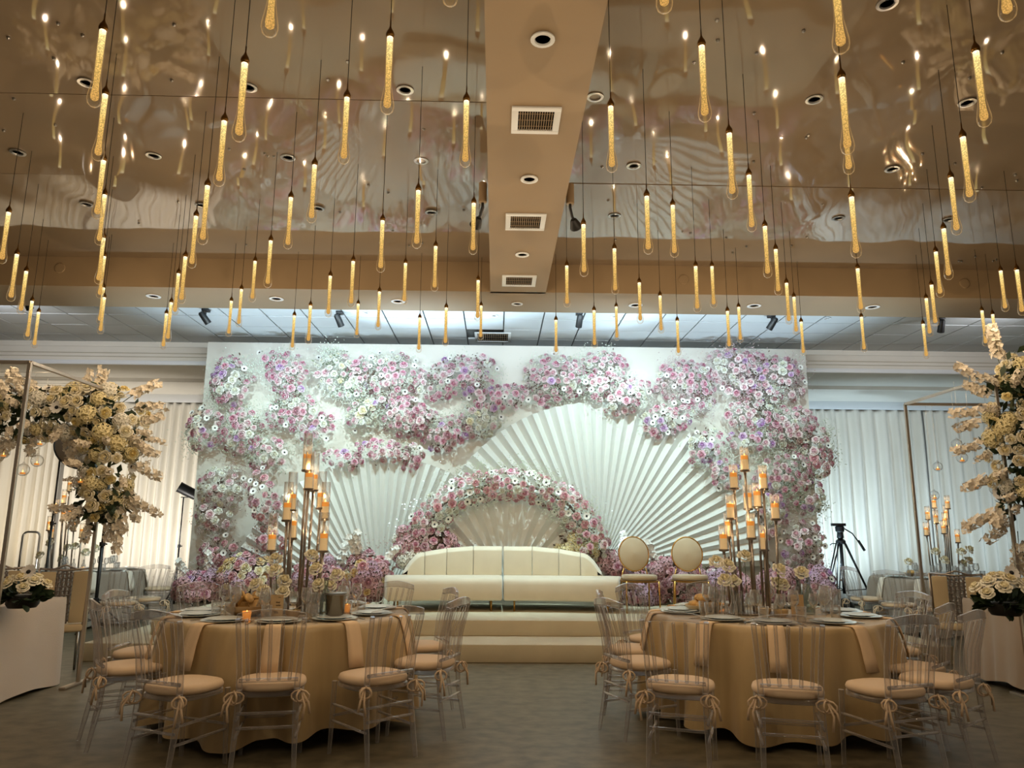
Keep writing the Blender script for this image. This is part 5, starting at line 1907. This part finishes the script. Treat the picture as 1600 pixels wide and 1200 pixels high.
def woven_chair(loc, rz, label):
    """faces +Y"""
    t = thing('woven_back_chair', label, 'chair', loc, rz, 'upholstered chairs with woven silver backs')
    MB().box((0, 0.0, 0.45), (0.44, 0.44, 0.08)).build('seat', M_creamup, t, bevel=0.025, seg=3)
    for sx in (-1, 1):
        MB().tube([(sx * 0.19, 0.19, 0.42), (sx * 0.195, 0.20, 0.0)], [0.018, 0.012], 8).build('leg', M_steel, t, smooth=True)
        MB().tube([(sx * 0.20, -0.20, 0.44), (sx * 0.205, -0.27, 0.0)], [0.018, 0.012], 8).build('leg', M_steel, t, smooth=True)
        MB().tube([(sx * 0.20, -0.20, 0.42), (sx * 0.21, -0.24, 0.72), (sx * 0.215, -0.30, 1.02)], 0.012, 8).build('back_post', M_bronze, t, smooth=True)

        def pan(u, v, sx=sx):
            x = sx * (0.075 + 0.125 * u)
            return (x, -0.205 - 0.095 * v ** 1.6 - 0.0, 0.50 + 0.49 * v)
        for nm, off in (('back_panel', 0.0),):
            b = MB()
            vs = []
            for j in range(7):
                v = j / 6
                y0 = -0.205 - 0.095 * v ** 1.6
                for x, y in ((0.072, y0 - 0.018), (0.20, y0 - 0.018), (0.20, y0 + 0.018), (0.072, y0 + 0.018)):
                    vs.append((sx * x, y, 0.50 + 0.49 * v))
            fs = []
            for j in range(6):
                for k in range(4):
                    f = (j * 4 + k, j * 4 + (k + 1) % 4, j * 4 + 4 + (k + 1) % 4, j * 4 + 4 + k)
                    fs.append(f if sx > 0 else f[::-1])
            fs += [(3, 2, 1, 0), (24, 25, 26, 27)] if sx > 0 else [(0, 1, 2, 3), (27, 26, 25, 24)]
            b.add(vs, fs).build(nm, M_creamup, t, bevel=0.010, seg=2)
    # woven middle
    b = MB()
    for i in range(4):
        x = -0.054 + 0.036 * i
        b.tube([(x, -0.205 - 0.095 * (j / 12) ** 1.6 + (0.008 if (j + i) % 2 else -0.008), 0.50 + 0.49 * j / 12) for j in range(13)], 0.013, 5)
    for j in range(12):
        v = (j + 0.5) / 12
        b.tube([(-0.07 + 0.02 * i, -0.205 - 0.095 * v ** 1.6 + (0.009 if (j + i) % 2 else -0.009), 0.50 + 0.49 * v) for i in range(8)], 0.010, 5)
    wv = b.build('woven_lattice', M_woven, t, smooth=True)
    wv['kind'] = 'stuff'
    b = MB()
    b.tube([(-0.215, -0.30, 1.02), (0, -0.305, 1.0), (0.215, -0.30, 1.02)], 0.011, 8)
    b.build('top_rail', M_bronze, t, smooth=True)
    b = MB()
    b.tube([(-0.13, -0.302, 1.00), (0, -0.305, 1.05), (0.13, -0.302, 1.00)], 0.009, 8)
    b.build('crest', M_bronze, t, smooth=True)
    return t


p = at_y(108, 935, 7.75)
woven_chair((p.x - 0.08, 7.75, 0), R(31), 'upholstered chair with woven silver back, beside the frame post by the ivory table')
p = at_y(32, 935, 7.85)
woven_chair((p.x - 0.10, 7.85, 0), R(10), 'upholstered chair with woven silver back, behind the cream roses of the ivory table')
p = at_y(1512, 945, 8.05)
woven_chair((p.x + 0.05, 8.05 + 0.25, 0), R(-30), 'upholstered chair with woven silver back, behind the taupe table').scale = (1.15, 1, 0.97)

# ---- metal frames
M_framem = mat('silver_frame_metal', lin(186, 176, 162), 0.3, 0.85)


def bar(a, b_, name, parent, wd=0.028):
    a, b_ = Vector(a), Vector(b_)
    d = b_ - a
    o = MB().box((0, 0, d.length / 2), (wd, wd, d.length)).build(name, M_framem, parent, bevel=0.002, seg=1)
    o.location = a
    o.rotation_mode = 'QUATERNION'
    o.rotation_quaternion = d.to_track_quat('Z', 'X') if abs(d.normalized().z) < 0.99 else Quaternion()
    return o


HF = 2.72
f1, f2 = at_y(42, 576, 6.0), at_y(176, 618, 7.3)
xf = (f1.x + f2.x) / 2
t = thing('metal_frame', 'thin square silver frame standing over the ivory table by the warm curtain', 'frame', (xf, 6.0, 0))
for x in (0, -2.6):
    for y in (0, 1.3):
        bar((x, y, 0), (x, y, HF), 'post', t)
for x in (0, -2.6):
    bar((x, 0, HF), (x, 1.3, HF), 'top_bar', t)
for y in (0, 1.3):
    bar((0, y, HF), (-2.6, y, HF), 'top_bar', t)
FRAME_A = t
MB().box((0, 1.25, 0.012), (0.06, 0.42, 0.024)).build('foot_plate', M_framem, t, bevel=0.004)
g1 = at_y(1416, 632, 8.3)
g2 = at_y(1551, 588, 6.75)
xg = (g1.x + g2.x) / 2
HG = (g1.z + g2.z) / 2
t = thing('metal_frame', 'thin square silver frame standing by the taupe table, before the cold curtain', 'frame', (xg, 8.3, 0))
for x in (0, 2.6):
    for y in (0, -1.55):
        bar((x, y, 0), (x, y, HG), 'post', t)
for x in (0, 2.6):
    bar((x, 0, HG), (x, -1.55, HG), 'top_bar', t)
for y in (0, -1.55):
    bar((0, y, HG), (2.6, y, HG), 'top_bar', t)
FRAME_B = t
MB().box((0, -1.5, 0.012), (0.06, 0.42, 0.024)).build('foot_plate', M_framem, t, bevel=0.004)


# ---- flowers hung on the frames
def garland(paths, label, seed, c0, pal, nmax=290, size=0.062, sprays=(), spacing=0.098):
    rs = random.Random(seed)
    t = thing('hanging_flowers', label, 'flowers', c0)
    c0 = Vector(c0)
    pts, fp = [], []
    for P in paths:
        Q = [(at_y(x, y, Y) - c0, r) for x, y, Y, r in P]
        b = MB()
        b.tube([q[0] for q in Q], 0.018, 6)
        b.build('branch', M_stem, t, smooth=True)
        L = sum((Q[i + 1][0] - Q[i][0]).length for i in range(len(Q) - 1))
        for _ in range(int(L * 1700)):
            f = rs.uniform(0, len(Q) - 1.001)
            i = int(f)
            c = Q[i][0].lerp(Q[i + 1][0], f - i)
            r = Q[i][1] + (Q[i + 1][1] - Q[i][1]) * (f - i)
            tg = (Q[i + 1][0] - Q[i][0]).normalized()
            u = tg.orthogonal().normalized()
            d = (Quaternion(tg, rs.uniform(0, 6.283)) @ u)
            if d.y > 0.6:
                continue
            p = c + d * r * rs.uniform(0.65, 1.05)
            if all((p - q).length > spacing for q, _n in pts) and len(pts) < nmax:
                pts.append((p, d))
            if rs.random() < 0.05:
                fp.append((c + d * r * 0.6, d))
    for p, d in pts:
        x = rs.random()
        n_ = (d + Vector((0, -0.55, 0.0))).normalized()
        if x < 0.24:
            flower_part(t, HYD['cream' if rs.random() < 0.7 else 'white'], p - d * 0.03, n_, 0.085 * rs.uniform(0.85, 1.2), rs)
        elif x < 0.28:
            flower_part(t, ANEM, p + d * 0.03, n_, 0.06, rs)
        elif x < 0.46:
            o = flower_part(t, rs.choice(SPRAY), p - d * 0.05, (d + Vector((rs.uniform(-.4, .4), 0, rs.uniform(-.4, .4)))).normalized(), 0.055 * rs.uniform(0.8, 1.2), rs)
        else:
            flower_part(t, rs.choice(ROSE[pick(rs, pal)]), p, n_, size * rs.uniform(0.75, 1.15), rs)
    for px, py, Y, dx, dz, s_ in sprays:
        flower_part(t, rs.choice(SPRAY), at_y(px, py, Y) - c0, Vector((dx, rs.uniform(-0.3, 0.3), dz)).normalized(), s_, rs)
    fol(rs, fp, M_leaf, t, 5, 0.10)
    return t


PG = {'butter': 2, 'cream': 5, 'ivory': 4}
Yg = 7.3
c0 = at_y(176, 640, Yg)
garland([[(-60, 655, Yg, 0.24), (20, 650, Yg, 0.24), (90, 645, Yg, 0.24), (140, 642, Yg, 0.26), (185, 650, Yg, 0.26)],
         [(182, 640, Yg, 0.26), (178, 690, Yg, 0.26), (168, 740, Yg, 0.25), (160, 790, Yg, 0.20), (158, 812, Yg, 0.13)]],
        'cream and yellow flowers cascading from the corner of the frame by the warm curtain', 91, c0, PG,
        sprays=[(190, 630, Yg, 0.8, 0.9, 0.085), (200, 640, Yg, 1, 0.4, 0.08), (205, 660, Yg, 1, 0.15, 0.075), (150, 620, Yg, -0.1, 1, 0.07), (120, 625, Yg, 0.4, 0.8, 0.07), (70, 625, Yg, -0.5, 0.6, 0.07),
                (200, 690, Yg, 1, -0.2, 0.08), (200, 720, Yg, 0.9, -0.5, 0.08), (190, 750, Yg, 0.6, -0.9, 0.085), (180, 770, Yg, 0.4, -1, 0.085), (165, 790, Yg, 0.35, -1, 0.08), (150, 800, Yg, -0.3, -1, 0.07), (140, 780, Yg, -0.7, -1, 0.07),
                (100, 665, Yg, 0.4, -0.8, 0.08), (30, 670, Yg, -0.3, -1, 0.09), (60, 670, Yg, -0.2, -0.9, 0.07), (200, 770, Yg, 0.7, -0.7, 0.08), (180, 800, Yg, 0.3, -1, 0.08), (30, 640, Yg, 0.2, 1, 0.07), (0, 645, Yg, -0.2, 1, 0.07)])
Yh = 6.75
c0 = at_y(1560, 600, Yh)
garland([[(1586, 575, Yh, 0.15), (1582, 620, Yh, 0.20), (1578, 680, Yh, 0.22), (1590, 740, Yh, 0.22), (1604, 800, Yh, 0.18)],
         [(1575, 590, Yh, 0.2), (1640, 590, Yh, 0.25), (1700, 592, Yh, 0.25)]],
        'cream and yellow flowers cascading from the corner of the frame by the cold curtain', 92, c0, PG,
        sprays=[(1565, 575, Yh, -0.15, 1, 0.085), (1560, 560, Yh, 0.1, 1, 0.085), (1545, 600, Yh, -1, 0.5, 0.08), (1545, 640, Yh, -1, -0.2, 0.08), (1540, 660, Yh, -1, -0.1, 0.08), (1545, 690, Yh, -0.9, -0.3, 0.075),
                (1570, 790, Yh, -0.8, -0.5, 0.09), (1580, 800, Yh, -0.4, -1, 0.09), (1560, 740, Yh, -1, -0.4, 0.08), (1590, 830, Yh, 0.0, -1, 0.09), (1575, 800, Yh, -0.9, -0.35, 0.085), (1595, 850, Yh, 0.1, -1, 0.09), (1555, 620, Yh, -1, 0.25, 0.075)])


# ---- hanging tealight globes
def globe(px, py, Y, ztop, label):
    p = at_y(px, py, Y)
    r = 0.052
    t = thing('tealight_globe', label, 'candle holder', p, 0, 'hanging glass tealight globes')
    n = 10
    prof = [(r * math.sin(PI * j / n) if 0 < j < n else 0.0, -r * math.cos(PI * j / n)) for j in range(n + 1)]
    prof = prof[:-1] + [(0.010, r * 1.02), (0.008, r * 1.25), (0, r * 1.3)]
    MB().lathe(prof, 16).build('glass_ball', M_hurricane, t, smooth=True)
    MB().tube([(0, 0, r * 1.28), (0, 0, ztop - p.z)], 0.0010, 4).build('thread', M_steel, t)
    tl = MB().lathe([(0, -0.030), (0.020, -0.030), (0.020, -0.016), (0, -0.016)], 12).build('tealight', M_votive, t, auto=40, loc=(0, 0, -0.006))
    link('flame', fl_me, tl, (0, 0, -0.016))


for px, py, Y, lab in ((63, 689, 6.9, 'glass tealight globe highest beside the frame post by the ivory table'), (58, 720, 6.6, 'glass tealight globe just below the highest one by the ivory table'),
                       (36, 734, 6.4, 'glass tealight globe hanging lowest beside the near frame post'), (6, 707, 6.7, 'glass tealight globe on the outer side of the near frame post'),
                       (126, 748, 7.0, 'glass tealight globe half hidden by the yellow cascade by the warm curtain')):
    globe(px, py, Y, HF, lab)
    MB().tube([(0, Y - 6.0, HF), (-2.6, Y - 6.0, HF)], 0.0015, 4).build('cross_wire', M_steel, FRAME_A)
for px, py, Y, lab in ((1495, 694, 7.4, 'glass tealight globe highest of those before the cold curtain'), (1503, 715, 7.0, 'glass tealight globe second from the top before the cold curtain'),
                       (1465, 729, 8.2, 'glass tealight globe nearest the far frame post before the cold curtain'), (1460, 774, 8.25, 'glass tealight globe hanging just above the rear candelabra'),
                       (1525, 757, 7.2, 'glass tealight globe touching the cream roses before the cold curtain'), (1555, 764, 6.9, 'glass tealight globe deep among the cascade before the cold curtain')):
    globe(px, py, Y, HG, lab)
    MB().tube([(0, Y - 8.3, HG), (2.6, Y - 8.3, HG)], 0.0015, 4).build('cross_wire', M_steel, FRAME_B)


# ================================================================== stands, tripod
def stand(px, Y, ztop, label, name, spread=0.32, r=0.016):
    p = at_y(px, 940, Y)
    t = thing(name, label, 'light stand', (p.x, Y, 0), 0, 'black stands')
    MB().tube([(0, 0, 0.06), (0, 0, ztop * 0.55)], r, 10).build('lower_tube', M_black, t, smooth=True)
    MB().tube([(0, 0, ztop * 0.5), (0, 0, ztop)], r * 0.75, 10).build('upper_tube', M_black, t, smooth=True)
    for z in (0.42, ztop * 0.55):
        c = MB().lathe([(r * 1.1, -0.03), (r * 1.6, -0.025), (r * 1.6, 0.025), (r * 1.1, 0.03)], 10, (0, 0, z)).build('collar', M_black, t, auto=40)
        MB().tube([(r * 1.4, 0, z), (r * 1.4 + 0.03, 0, z)], [0.006, 0.012], 8).build('knob', M_black, c)
    for k in range(3):
        a = 0.5 + k * 2 * PI / 3
        MB().tube([(0, 0, 0.42), (spread * math.cos(a), spread * math.sin(a), 0.012)], 0.011, 6).build('leg', M_black, t, smooth=True)
        MB().tube([(0, 0, 0.14), (spread * 0.6 * math.cos(a), spread * 0.6 * math.sin(a), 0.17)], 0.006, 5).build('brace', M_black, t, smooth=True)
    return t


t = stand(272, 14.2, 1.98, 'black light stand with a small lamp before the warm curtain, beside the flower wall', 'light_stand')
b = MB().lathe([(0.06, -0.21), (0.095, -0.18), (0.10, 0.15), (0.108, 0.16), (0.098, 0.16), (0.09, 0.14), (0, 0.14)], 18)
o = b.build('lamp_head', M_black, t, auto=40, loc=(0.05, 0, 2.10))
o.rotation_euler = Vector((-0.85, -0.35, 0.45)).to_track_quat('Z', 'Y').to_euler()
o2 = MB().lathe([(0.092, 0.142), (0.05, 0.149), (0, 0.152)], 16).build('lens', mat('warm_lens', lin(214, 172, 116), 0.25), o, smooth=True)
MB().tube([(-0.05, 0, 1.98), (0.10, 0, 1.98), (0.12, 0, 2.06)], 0.008, 6).build('yoke', M_black, t, smooth=True)
t = stand(66, 10.6, 2.66, 'tall black stand carrying a shallow round reflector behind the yellow cascade', 'reflector_stand')
b = MB()
prof = [(0.03, 0.12), (0.16, 0.10), (0.30, 0.03), (0.345, -0.05), (0.35, -0.055), (0.34, -0.045), (0.29, 0.045), (0.15, 0.115), (0, 0.135)]
b.lathe(prof, 24)
o = b.build('reflector_dish', mat('reflector_grey', lin(120, 108, 96), 0.6), t, auto=40, loc=(0.30, 0, 2.55))
o.rotation_euler = Vector((0.55, -0.75, 0.35)).to_track_quat('Z', 'Y').to_euler()
b = MB()
b.tube([(0.345 * math.cos(a), 0.345 * math.sin(a), -0.05) for a in [2 * PI * i / 28 for i in range(29)]], 0.014, 6, caps=False)
b.build('reflector_rim', M_black, o, smooth=True)
stand(150, 10.9, 2.15, 'thick black tripod stand rising into the yellow cascade by the clear chairs', 'tripod_stand', 0.42, 0.024)

Yt = 13.6
p = at_y(1320, 930, Yt)
t = thing('camera_tripod', 'black camera tripod with a fluid head before the cold lit curtain', 'tripod', (p.x, Yt, 0))
zt = at_y(1320, 845, Yt).z
MB().tube([(0, 0, 0.35), (0, 0, zt)], 0.03, 10).build('centre_column', M_black, t, smooth=True)
MB().lathe([(0.05, zt - 0.06), (0.085, zt - 0.04), (0.085, zt), (0.05, zt + 0.03)], 12).build('crown', M_black, t, auto=40)
for k in range(3):
    a = R(200) + k * 2 * PI / 3
    d = Vector((math.cos(a), math.sin(a), 0))
    s_ = Vector((-math.sin(a), math.cos(a), 0))
    lg = MB().tube([d * 0.07 + s_ * 0.035 + Vector((0, 0, zt - 0.04)), d * 0.42 + s_ * 0.02 + Vector((0, 0, 0.35))], 0.013, 6).tube([d * 0.07 - s_ * 0.035 + Vector((0, 0, zt - 0.04)), d * 0.42 - s_ * 0.02 + Vector((0, 0, 0.35))], 0.013, 6)
    lg.tube([d * 0.40 + Vector((0, 0, 0.42)), d * 0.52 + Vector((0, 0, 0.02))], 0.016, 6)
    lo = lg.build('leg', M_black, t, smooth=True)
    MB().lathe([(0, 0), (0.03, 0), (0.028, 0.03), (0, 0.035)], 8, tuple(d * 0.52)).build('foot', M_black, lo, auto=40)
    MB().tube([(0, 0, 0.40), tuple(d * 0.40 + Vector((0, 0, 0.45)))], 0.009, 6).build('spreader', M_black, t, smooth=True)
MB().lathe([(0.0, 0.02), (0.13, 0.03), (0.15, 0.14), (0.10, 0.26), (0, 0.28)], 12).build('weight_bag', M_black, t, smooth=True)
zh = zt + 0.03
MB().lathe([(0.04, zh), (0.06, zh + 0.03), (0.05, zh + 0.12), (0.075, zh + 0.14), (0.08, zh + 0.22), (0.03, zh + 0.24)], 12).build('fluid_head', M_black, t, auto=40)
MB().box((-0.02, 0, zh + 0.255), (0.24, 0.10, 0.05)).build('mounting_plate', M_black, t, bevel=0.006)
pb = MB().tube([(0.06, 0, zh + 0.20), (0.20, -0.05, zh + 0.10), (0.34, -0.1, zh - 0.14)], [0.012, 0.012, 0.013], 8).build('pan_bar', M_black, t, smooth=True)
MB().tube([(0.28, -0.08, zh - 0.02), (0.37, -0.11, zh - 0.20)], [0.024, 0.024], 8).build('grip', M_black, pb, smooth=True)
MB().tube([(-0.08, 0, zt - 0.05), (-0.16, 0, zt - 0.05), (-0.2, 0, zt - 0.08)], 0.008, 6).build('crank', M_black, t, smooth=True)

# trolley handle behind the rear table by the warm curtain
p = at_y(41, 900, 13.2)
t = thing('hand_trolley', 'grey tubular trolley handle standing behind the rear table by the warm curtain', 'trolley', (p.x, 13.2, 0))
z1 = at_y(41, 831, 13.2).z
wd = 0.145
pts = [(-wd, 0, 0.1), (-wd, 0, z1 - 0.08)] + [(-wd + 0.08 * (1 - math.cos(a)), 0, z1 - 0.08 + 0.08 * math.sin(a)) for a in (0.5, 1.0, PI / 2)] + [(wd - 0.08 * (1 - math.cos(a)), 0, z1 - 0.08 + 0.08 * math.sin(a)) for a in (PI / 2, 1.0, 0.5)] + [(wd, 0, z1 - 0.08), (wd, 0, 0.1)]
MB().tube(pts, 0.017, 8).build('handle_tube', M_steel, t, smooth=True)
MB().box((0, -0.12, 0.06), (0.40, 0.26, 0.02)).build('toe_plate', M_steel, t, bevel=0.003)
for sx in (-1, 1):
    MB().lathe([(0.03, -0.025), (0.10, -0.02), (0.10, 0.02), (0.03, 0.025)], 16).build('wheel', M_black, t, auto=40, loc=(sx * 0.2, 0.05, 0.10)).rotation_euler = (0, R(90), 0)
